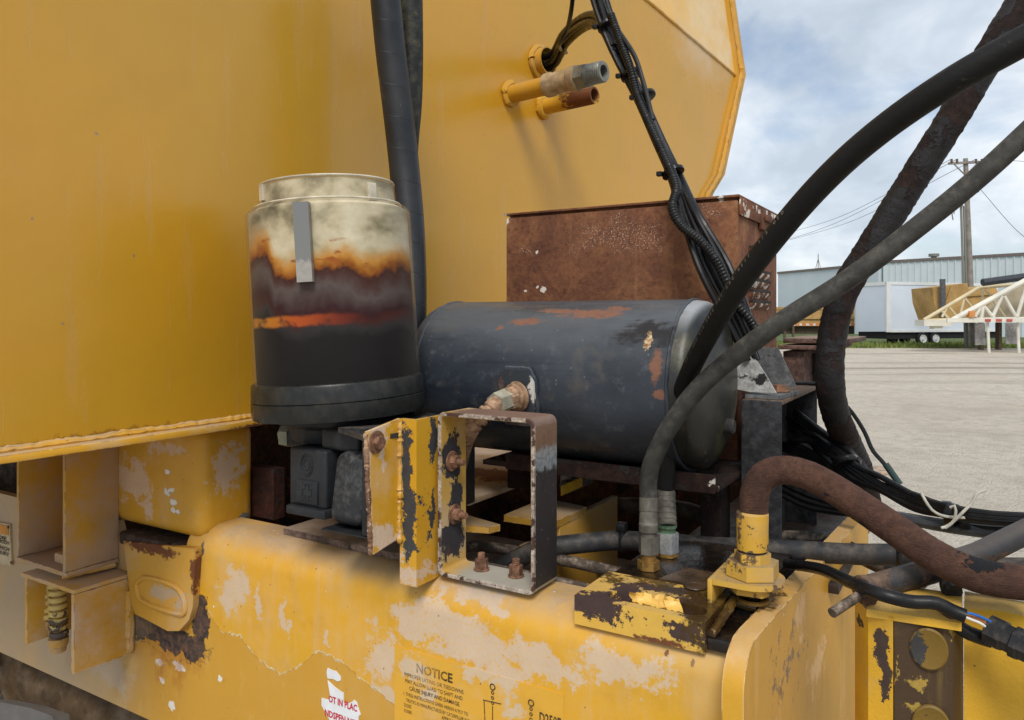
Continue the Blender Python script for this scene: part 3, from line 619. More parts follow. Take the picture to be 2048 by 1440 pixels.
# the lifting diagram: hook rings, chains and a frame line
bm = BM()
def ring2(bm, c, r, w=0.0009):
    pts = [c + ux * r * math.cos(a) + uz * r * math.sin(a) for a in [2 * math.pi * i / 20 for i in range(21)]]
    sweep(bm, pts, w, 4)
for px, y0 in ((985, 1374), (1062, 1406)):
    c = oT(px, y0, ty); ring2(bm, c, 0.0045); 
    for i in range(3): ring2(bm, c - uz * (0.009 + i * 0.008), 0.0022, 0.0007)
    sweep(bm, [c - uz * 0.03, c - uz * 0.07], 0.0007, 4)
sweep(bm, [oT(966, 1400, ty), oT(1002, 1408, ty)], 0.0007, 4); sweep(bm, [oT(968, 1402, ty), oT(970, 1446, ty)], 0.0007, 4)
finish(bm, 'lifting_diagram', M_ink, dec)
# torn white sticker
M_stick = simple('white_sticker', (0.72, 0.74, 0.77), 0.5, 0, 0.06, 40); M_red = simple('red_ink', (0.5, 0.03, 0.05), 0.5, 0, 0.25, 120)
st = None
for i, poly in enumerate([[(655, 1336), (662, 1340), (672, 1343), (681, 1354), (681, 1361), (675, 1363), (666, 1358), (655, 1357), (653, 1344)],
             [(655, 1361), (670, 1375), (684, 1385), (687, 1385), (687, 1406), (695, 1407), (702, 1405), (708, 1400), (714, 1406), (715, 1412), (721, 1430), (717, 1432), (716, 1450), (664, 1450), (652, 1427), (643, 1411), (643, 1396), (657, 1400), (660, 1390)]]):
    bm = BM(); prism(bm, [oT(px, py, TB - 0.0012) for px, py in poly], (0, 0.0035, 0)); o = finish(bm, 'torn_sticker', M_stick, fr)
    if i == 1: st = o
for s_, a, b, py0, sz in (('OT IN PLAC', 657, 714, 1408, 0.0165), ('NDSPEN NIE', 649, 712, 1437, 0.0165)):
    pa_, pb_ = oT(a, py0 - 3, ty), oT(b, py0 + 10, ty); zz = pa_.z * 0.5 + pb_.z * 0.5
    bm = BM(); text(bm, s_, sz, (pa_.x, ty, oT((a + b) / 2, py0 + 2, ty).z - 0.003), ux, uz, 0.0005, pb_.x - pa_.x); finish(bm, 'lettering', M_red, st)
# inside of the frame: decks and cross members in the gloom under the air tank
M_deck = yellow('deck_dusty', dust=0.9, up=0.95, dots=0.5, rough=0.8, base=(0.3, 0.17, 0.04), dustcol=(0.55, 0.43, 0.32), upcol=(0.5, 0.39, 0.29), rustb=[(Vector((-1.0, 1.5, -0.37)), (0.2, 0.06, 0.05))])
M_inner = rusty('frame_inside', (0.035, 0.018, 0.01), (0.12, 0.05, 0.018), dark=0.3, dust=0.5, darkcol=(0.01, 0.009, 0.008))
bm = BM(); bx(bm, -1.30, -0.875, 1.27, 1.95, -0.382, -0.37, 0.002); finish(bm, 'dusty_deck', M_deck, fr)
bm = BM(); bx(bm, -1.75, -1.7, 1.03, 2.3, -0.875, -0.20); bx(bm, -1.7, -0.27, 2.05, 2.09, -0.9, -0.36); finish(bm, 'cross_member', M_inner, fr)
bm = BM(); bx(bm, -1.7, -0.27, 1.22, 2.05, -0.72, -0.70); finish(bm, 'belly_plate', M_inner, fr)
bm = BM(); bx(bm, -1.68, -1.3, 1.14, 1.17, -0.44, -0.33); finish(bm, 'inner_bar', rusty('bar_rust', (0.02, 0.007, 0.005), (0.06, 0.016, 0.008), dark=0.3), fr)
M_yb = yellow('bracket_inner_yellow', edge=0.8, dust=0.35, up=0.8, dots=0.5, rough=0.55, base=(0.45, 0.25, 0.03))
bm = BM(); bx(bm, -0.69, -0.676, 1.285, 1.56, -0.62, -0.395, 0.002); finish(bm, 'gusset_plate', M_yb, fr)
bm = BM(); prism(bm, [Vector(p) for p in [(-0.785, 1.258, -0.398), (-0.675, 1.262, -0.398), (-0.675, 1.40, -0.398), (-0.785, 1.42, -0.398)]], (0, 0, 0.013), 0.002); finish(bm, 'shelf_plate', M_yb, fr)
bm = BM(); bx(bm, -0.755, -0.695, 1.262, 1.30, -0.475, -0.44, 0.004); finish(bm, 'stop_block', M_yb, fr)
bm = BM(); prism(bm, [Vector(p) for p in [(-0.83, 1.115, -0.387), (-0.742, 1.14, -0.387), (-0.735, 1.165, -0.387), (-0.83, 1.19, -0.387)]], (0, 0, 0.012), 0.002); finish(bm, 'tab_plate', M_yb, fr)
bm = BM()
for (a, b, c, r) in [((1290, 905), (1370, 925), 1.75, .018)]: pass
finish_pts = [((-0.93, 1.16, -0.52), (-0.86, 1.20, -0.455), (-0.80, 1.225, -0.442), (-0.62, 1.235, -0.444), (-0.5, 1.24, -0.452)), ((-0.95, 1.13, -0.50), (-0.88, 1.145, -0.462), (-0.8, 1.15, -0.452), (-0.6, 1.158, -0.455), (-0.5, 1.16, -0.46))]
M_tube = simple('dusty_steel_tube', (0.06, 0.045, 0.035), 0.65, 0.1, 0.4, 40, dust=0.7)
for q, rr in zip(finish_pts, (0.0105, 0.0085)):
    bm = BM(); sweep(bm, smooth(q, 10), rr, 12); finish(bm, 'steel_tube', M_tube, fr)
# rusty shim plate on the beam under the filter mount
M_shim = rusty('shim_rust', (0.09, 0.06, 0.05), (0.24, 0.17, 0.13), dark=0.15, dust=0.8)
sh = root('shim_plate', 'flat rusty dust-covered plate under the black filter mount', 'plate', (-0.96, 1.13, ZT))
bm = BM(); p = [oZ(520, 1058, ZT + 0.01), oZ(618, 1072, ZT + .01), oZ(726, 1097, ZT + 0.01)]
prism(bm, [Vector((-1.175, 1.055, ZT + 0.001)), Vector((-0.885, 1.045, ZT + 0.001)), Vector((-0.84, 1.07, ZT + 0.001)), Vector((-0.84, 1.21, ZT + 0.001)), Vector((-1.175, 1.21, ZT + 0.001))], (0, 0, 0.012), 0.002); finish(bm, 'steel_plate', M_shim, sh)
# ================================================================== far left: pad block, channel, spring bracket, pressed cover
M_pad = yellow('pad_yellow', dust=0.45, up=0.3, dots=0.5, rough=0.45, nicks=0.3, dustcol=(0.58, 0.45, 0.35), base=(0.54, 0.3, 0.03), dns=16,
    dustb=[BT(270, 960, 80, 70, 1.0), BT(300, 1020, 40, 30, 1.0), BL(455, 950, 60, 70, -1.36), BT(330, 900, 90, 30, 1.0)], chipb=[BL(486, 1036, 12, 10, -1.36)], chipcol=(0.12, 0.12, 0.12))
def nick_extra(k, col, ro, hgt):
    m = k.blobs([BT(px, py, r, r, 1.0) for px, py, r in [(335, 944, 6), (333, 985, 6), (342, 981, 6), (347, 1005, 7), (345, 1020, 6), (355, 1024, 5)]], 90, 0.7, 0.1)
    return k.mix(m, col, (0.72, 0.7, 0.64)), ro, k.M('SUBTRACT', hgt, m)
M_pad2 = yellow('pad_block_yellow', dust=0.35, up=0.3, dots=0.5, rough=0.45, dustcol=(0.58, 0.45, 0.35), base=(0.56, 0.315, 0.03), dns=16, extra=nick_extra,
    dustb=[BT(265, 960, 60, 75, 1.0), BT(290, 1022, 30, 20, 1.0), BL(455, 940, 55, 75, -1.36), BT(330, 905, 60, 14, 1.0)], chipb=[BL(486, 1036, 12, 10, -1.36)], chipcol=(0.12, 0.12, 0.12))
pb = root('support_block', 'big rounded yellow support block under the tank flange, patched with dust', 'support block', (-1.52, 1.09, -0.46))
bm = BM(); bx(bm, -1.70, -1.356, 1.0, 1.14, -0.462, -0.228, 0.028, 4); finish(bm, 'block', M_pad2, pb)
bm = BM(); weld(bm, [(-1.70, 1.002, -0.44), (-1.70, 1.0, -0.23)], 0.011, 0.012, 0.3); finish(bm, 'weld_bead', M_pad, pb)
M_ch = yellow('channel_dusty', edge=0.8, dust=0.95, up=0.6, dots=0.5, rough=0.7, base=(0.48, 0.27, 0.03), dustcol=(0.42, 0.305, 0.225), dns=12)
ch = root('support_channel', 'open dusty steel channel standing below the tank flange beside the rounded yellow block', 'channel', (-1.75, 0.95, -0.545))
bm = BM(); bx(bm, -1.852, -1.842, 0.885, 1.0, -0.54, -0.228, 0.002); finish(bm, 'side_plate', M_ch, ch)
bm = BM(); bx(bm, -1.654, -1.644, 0.881, 1.0, -0.54, -0.228, 0.002); finish(bm, 'side_plate', M_ch, ch)
bm = BM(); bx(bm, -1.842, -1.654, 0.985, 0.997, -0.535, -0.228); finish(bm, 'web', M_ch, ch)
bm = BM(); bx(bm, -1.853, -1.643, 0.883, 1.0, -0.552, -0.5405, 0.003); finish(bm, 'bottom_plate', M_ch, ch)
bm = BM(); bx(bm, -1.735, -1.685, 0.905, 0.945, -0.54, -0.518, 0.005); finish(bm, 'bolt_head', M_ch, ch)
bm = BM(); weld(bm, [(-1.66, 0.885, -0.553), (-1.645, 0.99, -0.553)], 0.006, 0.008, 0.4); finish(bm, 'weld_bead', M_pad, ch)
M_sb = yellow('spring_bracket_yellow', edge=0.8, dust=0.85, up=0.5, dots=0.4, rough=0.65, dustcol=(0.56, 0.43, 0.33), dns=20, base=(0.54, 0.3, 0.03), bumpk=1.5)
sb = root('spring_bracket', 'yellow folded plate bracket holding a stack of spring washers, below the open channel', 'spring bracket', (-1.7, 0.94, -0.74))
bm = BM(); bx(bm, -1.803, -1.793, 0.878, 1.0, -0.725, -0.572, 0.003); finish(bm, 'side_plate', M_sb, sb)
bm = BM(); prism(bm, [Vector((-1.603, y, z)) for y, z in [(0.872, -0.738), (1.0, -0.742), (1.0, -0.60), (0.985, -0.575), (0.872, -0.575)]], (0.010, 0, 0), 0.002); finish(bm, 'side_plate', M_sb, sb)
bm = BM(); bx(bm, -1.806, -1.592, 0.871, 1.0, -0.5745, -0.5645, 0.004); finish(bm, 'top_plate', M_sb, sb)
bm = BM(); weld(bm, [(-1.592, 0.992, -0.735), (-1.592, 0.994, -0.6)], 0.0105, 0.009, 0.3); finish(bm, 'weld_bead', M_sb, sb)
M_disc = yellow('disc_cream', dust=0.4, up=0.2, dots=0.0, rough=0.5, base=(0.6, 0.48, 0.17), chips=0.9, chipcol=(0.05, 0.04, 0.035))
for i, (cx_, rr, n_, z0) in enumerate([(oT(98, 1220, 0.935).x, 0.0235, 7, -0.58), (oT(131, 1220, 0.955).x, 0.02, 9, -0.585)]):
    for j in range(n_):
        bm = BM(); zz = z0 - j * 0.0155
        lathe(bm, (cx_ + random.uniform(-.002, .002) + j * 0.0012, 0.935, zz), (random.uniform(-.05, .05), random.uniform(-.05, .05), -1), [(0, rr * 0.9), (0.002, rr), (0.009, rr), (0.0115, rr * 0.88)], 20)
        finish(bm, 'spring_washer', M_disc, sb)
    bm = BM(); zz = z0 - n_ * 0.0155; lathe(bm, (cx_ + 0.008, 0.935, zz + 0.0), (0, 0, -1), [(0, 0.021), (0.016, 0.020), (0.018, 0.017), (0.03, 0.016), (0.032, 0.013)], 18); finish(bm, 'locknut', M_ch, sb)
    bm = BM(); cyl(bm, (cx_, 0.935, -0.545), (cx_ + 0.008, 0.935, zz), 0.012, 12); finish(bm, 'bolt_shank', M_ch, sb)
# pressed cover with oval rib
M_pc = yellow('cover_yellow', dust=0.45, up=0.2, dots=0.4, rough=0.5, dustcol=(0.46, 0.36, 0.26), base=(0.56, 0.32, 0.05), dns=14, dustb=[BT(330, 1190, 50, 30, 0.985)],
    rustb=[BT(300, 1095, 60, 14, 0.985), BT(390, 1150, 10, 50, 0.985)], darkb=[BT(320, 1075, 70, 14, 0.985)])
pc = root('pressed_cover', 'small yellow cover plate with an oval pressed dish, rust-edged, beside the spring bracket', 'cover plate', (-1.5, 0.99, -0.66))
tP = 0.985
corner = [oT(px, py, tP) for px, py in [(247, 1082), (392, 1098), (385, 1215), (378, 1240), (358, 1262), (335, 1262), (290, 1238), (270, 1228), (262, 1205)]]
bm = BM(); prism(bm, corner, (0, 0.0145, 0), 0.005, 3); finish(bm, 'plate', M_pc, pc)
oc = oT(326, 1192, tP); bm = BM()
ov_ = [oT(px, py, tP) + Vector((0, -0.001, 0)) for px, py in [(275, 1165), (292, 1155), (335, 1165), (358, 1178), (370, 1200), (370, 1225), (352, 1226), (308, 1212), (285, 1200), (277, 1185)]]
sweep(bm, smooth(ov_ + ov_[:1], 6), 0.0055, 8, flat=1.0); finish(bm, 'oval_rib', M_pc, pc)
cap_t = [oT(px, py, tP) for px, py in [(247, 1080), (392, 1096), (398, 1078), (262, 1058)]]
bm = BM(); bx(bm, -1.63, -1.405, 0.99, 1.06, -0.505, -0.476, 0.006); finish(bm, 'dirt_ledge', rusty('strip_dirt', (0.04, 0.03, 0.025), (0.12, 0.085, 0.07), dark=0.2), pc)
# warning plate
sg = root('warning_plate', 'small cream warning plate with black print and orange band riveted to the dusty beam side', 'warning plate', oT(-20, 1090, 1.0))
M_cream = simple('plate_cream', (0.5, 0.42, 0.27), 0.6, 0, 0.15, 30); M_or = simple('plate_orange', (0.5, 0.22, 0.03), 0.55, 0, 0.15, 30); M_txt = simple('plate_ink', (0.06, 0.045, 0.035), 0.6)
q = [oT(-90, 1026, 1.0), oT(22, 1048, 1.0), oT(26, 1130, 1.0), oT(-88, 1118, 1.0)]
bm = BM(); prism(bm, [p + Vector((0, -0.0035, 0)) for p in q], (0, 0.004, 0), 0.0008); finish(bm, 'plate', M_cream, sg)
q2 = [oT(-88, 1029, 1.0), oT(20, 1051, 1.0), oT(21, 1070, 1.0), oT(-87, 1052, 1.0)]
bm = BM(); prism(bm, [p + Vector((0, -0.0046, 0)) for p in q2], (0, 0.001, 0)); finish(bm, 'orange_band', M_or, sg)
for s_, x1_, y_ in (('BEFORE', 12, 1078), ('UP BODY', 19, 1088), ('ALL WHICH', 18, 1100), ('INJURY', 18, 1110)):
    e_ = oT(x1_, y_, 0.995); L_ = 0.012 * len(s_); bm = BM(); text(bm, s_, 0.013, (e_.x - L_, 0.9948, e_.z - 0.004), ux, uz, 0.0003, L_); finish(bm, 'lettering', M_txt, sg)
for px, py in ((17, 1054), (23, 1125)):
    bm = BM(); p = oT(px, py, 0.9965); lathe(bm, p, (0, -1, 0), [(0, 0.0045), (0.002, 0.004), (0.003, 0.002)], 12); finish(bm, 'rivet', M_boltrust, sg)
# rear wheel and axle in the dark below the beam
wh = root('rear_wheel', 'dark dusty tyre and rim half hidden beneath the chassis beam', 'wheel', (-2.42, 1.42, GROUND))
M_tyre = simple('tyre_rubber', (0.03, 0.028, 0.027), 0.85, 0, 0.4, 10, dust=0.5, bumpd=0.003); M_hub = simple('hub_brown', (0.1, 0.06, 0.028), 0.8, 0, 0.5, 9, dust=0.3)
c = Vector((-2.42, 1.3, -0.93))
bm = BM(); lathe(bm, c, (0, 1, 0), [(-0.05, 0.34), (-0.1, 0.44), (-0.1, 0.6), (-0.05, 0.665), (0.35, 0.665), (0.38, 0.6), (0.38, 0.34)], 72, cap=False)
for i in range(30):
    a = 2 * math.pi * i / 30; m = Matrix.Translation(c) @ Matrix.Rotation(a, 4, 'Y'); bx(bm, -0.03, 0.03, -0.06, 0.36, 0.63, 0.69, 0.006, 1, m)
finish(bm, 'tyre', M_tyre, wh)
bm = BM(); lathe(bm, c, (0, 1, 0), [(-0.06, 0.345), (-0.075, 0.36), (-0.075, 0.33), (-0.02, 0.31), (0.05, 0.2), (0.02, 0.14), (-0.06, 0.13), (-0.08, 0.1)], 48); finish(bm, 'rim', M_hub, wh)
for i in range(8):
    a = 2 * math.pi * i / 8; p = c + Vector((math.cos(a) * 0.24, 0.02, math.sin(a) * 0.24)); bolt(wh, p, (0, -1, 0), 0.02, 0.02, 1.4, mat=M_hub)
ax = root('axle_arm', 'brown dirt-caked axle arm in the shadow under the frame', 'axle arm', (-1.9, 1.3, -1.1))
bm = BM(); sweep(bm, [Vector((-2.3, 1.18, -1.02)), Vector((-1.5, 1.28, -1.12)), Vector((-0.8, 1.4, -1.2))], 0.09, 16); finish(bm, 'arm', M_hub, ax)
bm = BM(); sweep(bm, [oT(60, 1432, 1.12), oT(115, 1390, 1.12)], 0.007, 10); finish(bm, 'rod', M_hub, ax)
mg = root('mud_flap', 'smooth grey rubber flap edge below the beam by the rear wheel', 'mud flap', D(20, 1460, 1.35))
bm = BM(); prism(bm, [D(-160, 1392, 1.5), D(0, 1404, 1.45), D(60, 1416, 1.42), D(105, 1432, 1.4), D(110, 1500, 1.4), D(-160, 1500, 1.5)], Vector((0.0, 0.03, -0.01)), 0.004); finish(bm, 'flap', simple('grey_flap', (0.11, 0.105, 0.1), 0.7, 0, 0.2, 10), mg)
# ================================================================== filter
fc = oT(668, 790, 1.062); FC = Vector((fc.x, fc.y, 0)); zb = -0.168
def hn_(h): return 0.053 + (h - 0.072) * 0.8966
fx = Vector((CT, ST, 0)); AXF = (Vector((0, 0, 1)) - fx * 0.058).normalized()
FB = Vector((FC.x, FC.y, zb)) + fx * 0.012
FH = 0.49; RF = 0.1535
air = root('air_filter', 'clear plastic filter bowl stained orange and black, standing in front of the yellow tank wall', 'air filter', FB)
# what shows through the plastic: settled black grime, an orange tide line, and milky haze above
k = NM('filter_grime'); rel = k.V('SUBTRACT', k.P, tuple(FB)); hz = k.M('ADD', k.M('MULTIPLY', k.V('DOT_PRODUCT', rel, tuple(AXF)), 1.1153), 0.0129); hx = k.V('DOT_PRODUCT', rel, tuple(fx))
cx2 = k.nd('ShaderNodeCombineXYZ'); k.lk(hx, cx2.inputs[0]); k.lk(hz, cx2.inputs[2]); sc2 = cx2.outputs[0]
wob = k.M('ADD', k.M('MULTIPLY', k.M('SUBTRACT', k.noise(9, 7, 0.62, vec=sc2, stretch=(1, 1, 0.6)), 0.5), 0.13), k.M('MULTIPLY', k.M('SUBTRACT', k.noise(45, 5, 0.65, vec=sc2), 0.5), 0.02))
h0 = k.M('ADD', hz, wob)
lump = k.curve(hx, -0.16, 0.16, [(-0.16, 0.035), (-0.13, 0.05), (-0.10, 0.06), (-0.085, 0.02), (-0.06, 0.0), (0.0, 0.005), (0.04, 0.012), (0.09, -0.005), (0.125, 0.01), (0.145, -0.02), (0.16, 0.0)], -0.1, 0.1)
h1 = k.M('SUBTRACT', h0, lump)
milky = k.ramp(k.noise(13, 5, 0.55, vec=sc2, off=(4, 0, 2)), [(0.32, (0.09, 0.08, 0.055)), (0.43, (0.27, 0.24, 0.165)), (0.55, (0.52, 0.47, 0.35)), (0.70, (0.68, 0.64, 0.53))])
col = k.ramp(k.mr(h1, 0.0, 0.49, sm=False), [(0.0, (0.006, 0.006, 0.008)), (0.32, (0.012, 0.011, 0.014)), (0.36, (0.03, 0.028, 0.033)), (0.395, (0.05, 0.016, 0.014)), (0.425, (0.035, 0.012, 0.016)), (0.50, (0.1, 0.08, 0.082)), (0.535, (0.07, 0.035, 0.033)), (0.555, (0.055, 0.02, 0.018)), (0.575, (0.26, 0.085, 0.012)), (0.62, (0.50, 0.24, 0.05)), (0.68, (0.52, 0.4, 0.2)), (0.75, (0.55, 0.5, 0.37))])
col = k.mix(k.mr(h1, 0.30, 0.345), col, milky)
bnd = k.M('MULTIPLY', k.mr(k.M('ABSOLUTE', k.M('SUBTRACT', k.M('ADD', hz, k.M('MULTIPLY', wob, 0.22)), 0.196)), 0.006, 0.014, 1, 0), k.mr(hx, -0.02, 0.10, 1, 0.12))
col = k.mix(k.M('MULTIPLY', bnd, k.mr(k.noise(20, 5, 0.6, vec=sc2, off=(7, 0, 0)), 0.36, 0.5)), col, k.ramp(k.mr(hx, -0.15, 0.08), [(0, (0.5, 0.22, 0.02)), (0.4, (0.42, 0.09, 0.02)), (1, (0.16, 0.02, 0.015))]))
spot = k.M('MULTIPLY', k.mr(k.noise(24, 4, 0.5, vec=sc2, stretch=(1, 1, 2.2), off=(1, 0, 9)), 0.6, 0.68), k.M('MULTIPLY', k.mr(h1, 0.27, 0.3), k.mr(h1, 0.35, 0.32)))
col = k.mix(spot, col, (0.3, 0.09, 0.02))
M_grime = k.done(col, 0.75, spec=0.08)
k = NM('filter_plastic'); tr = k.nd('ShaderNodeBsdfTransparent'); tr.inputs[0].default_value = (0.97, 0.95, 0.9, 1); mxs = k.nd('ShaderNodeMixShader'); 
fres = k.nd('ShaderNodeLayerWeight'); fres.inputs[0].default_value = 0.35
sn = k.noise(9, 6, 0.6); k.lk(k.mr(k.M('ADD', k.M('MULTIPLY', fres.outputs[1], 0.6), k.M('MULTIPLY', sn, 0.2)), 0.15, 1.0, 0.02, 0.6), mxs.inputs[0])
k.lk(tr.outputs[0], mxs.inputs[1]); k.lk(k.b.outputs[0], mxs.inputs[2]); k.lk(mxs.outputs[0], k.out.inputs[0])
k.b.inputs['Coat Weight'].default_value = 1; k.b.inputs['Coat Roughness'].default_value = 0.12
M_clear = k.done((0.3, 0.28, 0.24), 0.22, bump=k.bump(k.noise(40, 4), 0.0004))
M_milk = simple('milky_plastic', (0.52, 0.47, 0.36), 0.35, 0, 0.3, 24, bumpd=0.0003, coat=0.5)
M_base = simple('black_base', (0.015, 0.017, 0.0165), 0.33, 0, 0.2, 22, dust=0.06, bumpd=0.0003)
bm = BM(); lathe(bm, FB, AXF, [(hn_(h), r) for h, r in [(0.072, RF - 0.005), (0.42, RF - 0.006), (0.427, RF - 0.018), (0.43, RF - 0.028), (0.474, RF - 0.03), (0.478, RF - 0.045)]], 96); finish(bm, 'grime_layer', M_grime, air, 60)
bm = BM(); lathe(bm, FB, AXF, [(hn_(h), r) for h, r in [(0.07, RF + 0.002), (0.25, RF), (0.418, RF - 0.001), (0.428, RF - 0.008), (0.4335, RF - 0.02)]], 96, cap=False); finish(bm, 'bowl', M_clear, air, 60)
bm = BM(); lathe(bm, FB, AXF, [(hn_(h), r) for h, r in [(0.4335, RF - 0.02), (0.4335, RF - 0.026), (0.474, RF - 0.027), (0.480, RF - 0.03), (0.482, RF - 0.05), (0.484, 0.02), (0.484, 0.001)]], 96, cap=False); finish(bm, 'lid', M_clear, air, 60)
bm = BM(); pr = lambda z, r: (z, r)
for zz, rr, tt in ((0.4325, RF - 0.018, 0.0022), (0.4785, RF - 0.029, 0.0022)):
    d, u_, v_ = frame_of(AXF); sweep(bm, [FB + AXF * hn_(zz) + (u_ * math.cos(a) + v_ * math.sin(a)) * rr for a in [2 * math.pi * i / 72 for i in range(73)]], tt, 6, cap=False)
finish(bm, 'lip', M_milk, air)
bm = BM(); lathe(bm, FB, AXF, [(-0.012, RF - 0.006), (-0.012, RF + 0.006), (0.0, RF + 0.0085), (0.018, RF + 0.008), (0.0195, RF + 0.0055), (0.021, RF + 0.0075), (0.048, RF + 0.006), (0.052, RF + 0.004), (0.054, RF - 0.01)], 96); finish(bm, 'base_ring', M_base, air, 30)
# moulded sight bar and lugs
fwd = Vector((-ST, CT, 0)); 
def on_bowl(u, h, r): 
    dv = fx * u - fwd * math.sqrt(max(r * r - u * u, 0)); return FB + AXF * hn_(h) + dv
def strip(u, h0_, h1_, wdt, th, mat, name, r=RF, top_round=True):
    p0, p1 = on_bowl(u, h0_, r), on_bowl(u, h1_, r); n_ = -(fwd * math.sqrt(max(r * r - u * u, 0)) - fx * u).normalized(); s_ = AXF.cross(n_).normalized()
    bm = BM(); prism(bm, [p0 + s_ * wdt / 2 - n_ * .004, p1 + s_ * wdt / 2 - n_ * .004, p1 - s_ * wdt / 2 - n_ * .004, p0 - s_ * wdt / 2 - n_ * .004], n_ * (th + .004), wdt * 0.16, 3); return finish(bm, name, mat, air)
k = NM('sight_bar'); hz2 = k.V('DOT_PRODUCT', k.V('SUBTRACT', k.P, tuple(FB)), tuple(AXF)); nn = k.noise(60, 5, 0.7)
M_bar = k.done(k.mix(k.mr(k.M('ADD', hz2, k.M('MULTIPLY', nn, 0.03)), 0.274, 0.284), k.mix(nn, (0.4, 0.38, 0.34), (0.16, 0.15, 0.14)), (0.15, 0.15, 0.145)), 0.14, spec=0.9)
strip(-0.010, 0.268, 0.420, 0.027, 0.009, M_bar, 'sight_bar')
strip(-0.101, 0.436, 0.468, 0.015, 0.003, M_milk, 'lug', RF - 0.026); strip(0.098, 0.436, 0.472, 0.017, 0.003, M_milk, 'lug', RF - 0.026)
# black moulded mount under the bowl
M_mount = simple('black_moulding', (0.017, 0.019, 0.0225), 0.45, 0, 0.2, 30, dust=0.06, bumpd=0.0006, dustcol=(0.22, 0.22, 0.22))
mt = root('filter_mount', 'black moulded housing with circle and cross emblems bolted under the filter bowl', 'filter mount', (-0.95, 1.06, -0.36))
bm = BM(); lathe(bm, Vector((FC.x, FC.y, zb - 0.014)) + fx * 0.012, (0, 0, -1), [(0, 0.13), (0.01, 0.125), (0.02, 0.1), (0.045, 0.09)], 40); finish(bm, 'neck', M_mount, mt)
t_f = 0.945
def mb(px0, px1, y0, y1, t0, t1, bev, taper=0):
    a, b = oT(px0, y0, t0), oT(px1, y1, t0); bm = BM(); bx(bm, a.x, b.x, t0, t1, b.z, a.z, bev, 3); return bm
bm = mb(578, 652, 893, 1022, 0.955, 1.13, 0.006); finish(bm, 'terminal_box', M_mount, mt)
a, b = oT(572, 1004, 0.948), oT(650, 1020, 0.948); bm = BM(); bx(bm, a.x, b.x, 0.947, 1.13, a.z - 0.02, a.z - 0.004, 0.003); finish(bm, 'foot_lip', M_mount, mt)
bm = mb(652, 722, 905, 1062, 0.93, 1.13, 0.02)
for v in bm.verts:
    if v.co.z > -0.27: v.co.y += 0.01 + (v.co.z + 0.27) * 0.15
finish(bm, 'scuffed_housing', simple('scuffed_black', (0.022, 0.024, 0.027), 0.5, 0, 0.25, 45, dust=0.32, bumpd=0.003, bs=26, dustcol=(0.24, 0.24, 0.235)), mt)
a, b = oT(644, 1052, 0.922), oT(722, 1068, 0.922); bm = BM(); bx(bm, a.x, -0.815, 0.922, 1.13, b.z - 0.004, a.z - 0.006, 0.005); finish(bm, 'foot_lip', M_mount, mt)
bm = mb(592, 634, 958, 1012, 0.9515, 0.96, 0.0015); finish(bm, 'emblem_panel', M_mount, mt)
bm = BM(); tf2 = 0.9545; c = oT(613, 930, tf2)
for rr in (0.0175, 0.0145, 0.0085): 
    sweep(bm, [c + ux * rr * 0.86 * math.cos(a) + uz * rr * 1.12 * math.sin(a) for a in [2 * math.pi * i / 28 for i in range(29)]], 0.0009, 6)
finish(bm, 'circle_emblem', M_mount, mt)
bm = BM(); c = oT(613, 985, 0.951); w_ = 0.005; q_ = 0.0135
cr = [(-w_, q_), (w_, q_), (w_, w_), (q_, w_), (q_, -w_), (w_, -w_), (w_, -q_), (-w_, -q_), (-w_, -w_), (-q_, -w_), (-q_, w_), (-w_, w_)]
pts = [c + ux * x_ * 0.86 + uz * z_ * 1.1 for x_, z_ in cr]; sweep(bm, pts + pts[:1], 0.0009, 6)
for sx_ in (-1, 1):
    for sz_ in (-1, 1): lathe(bm, c + ux * 0.012 * sx_ * .86 + uz * 0.0155 * sz_ + Vector((0, 0.001, 0)), (0, -1, 0), [(0, 0.0012), (0.0018, 0.0008)], 8)
finish(bm, 'cross_emblem', M_mount, mt)
bm = mb(640, 716, 853, 908, 0.965, 1.13, 0.008); finish(bm, 'upper_body', M_mount, mt)
M_lip = simple('black_lip', (0.02, 0.022, 0.024), 0.5, 0, 0.2, 14, dust=0.25)
bm = BM(); bx(bm, -0.845, -0.8125, 0.92, 1.2, -0.352, -0.192, 0.003); finish(bm, 'end_plate', M_mount, mt)
bm = BM(); prism(bm, [Vector(p) for p in [(-0.93, 0.955, -0.196), (-0.8125, 0.90, -0.196), (-0.775, 1.16, -0.196), (-0.93, 1.2, -0.196)]], (0, 0, 0.008), 0.002); finish(bm, 'top_plate', M_lip, mt)
M_olive = simple('oiled_grey_hex', (0.25, 0.26, 0.19), 0.45, 0.2, 0.3, 40, dust=0.3)
bm = BM(); p = D(612, 872, 1.44); ax_ = (Vector((-0.93, -0.35, 0.08))).normalized(); cyl(bm, p - ax_ * 0.02, p + ax_ * 0.03, 0.024, 20, 0.004); finish(bm, 'drain_boss', M_mount, mt)
bm = BM(); hexa(bm, p + ax_ * 0.028, ax_, 0.026, 0.017, 0.003); hexa(bm, p + ax_ * 0.04, ax_, 0.014, 0.012, 0.002, 0.1); finish(bm, 'drain_plug', M_olive, mt)
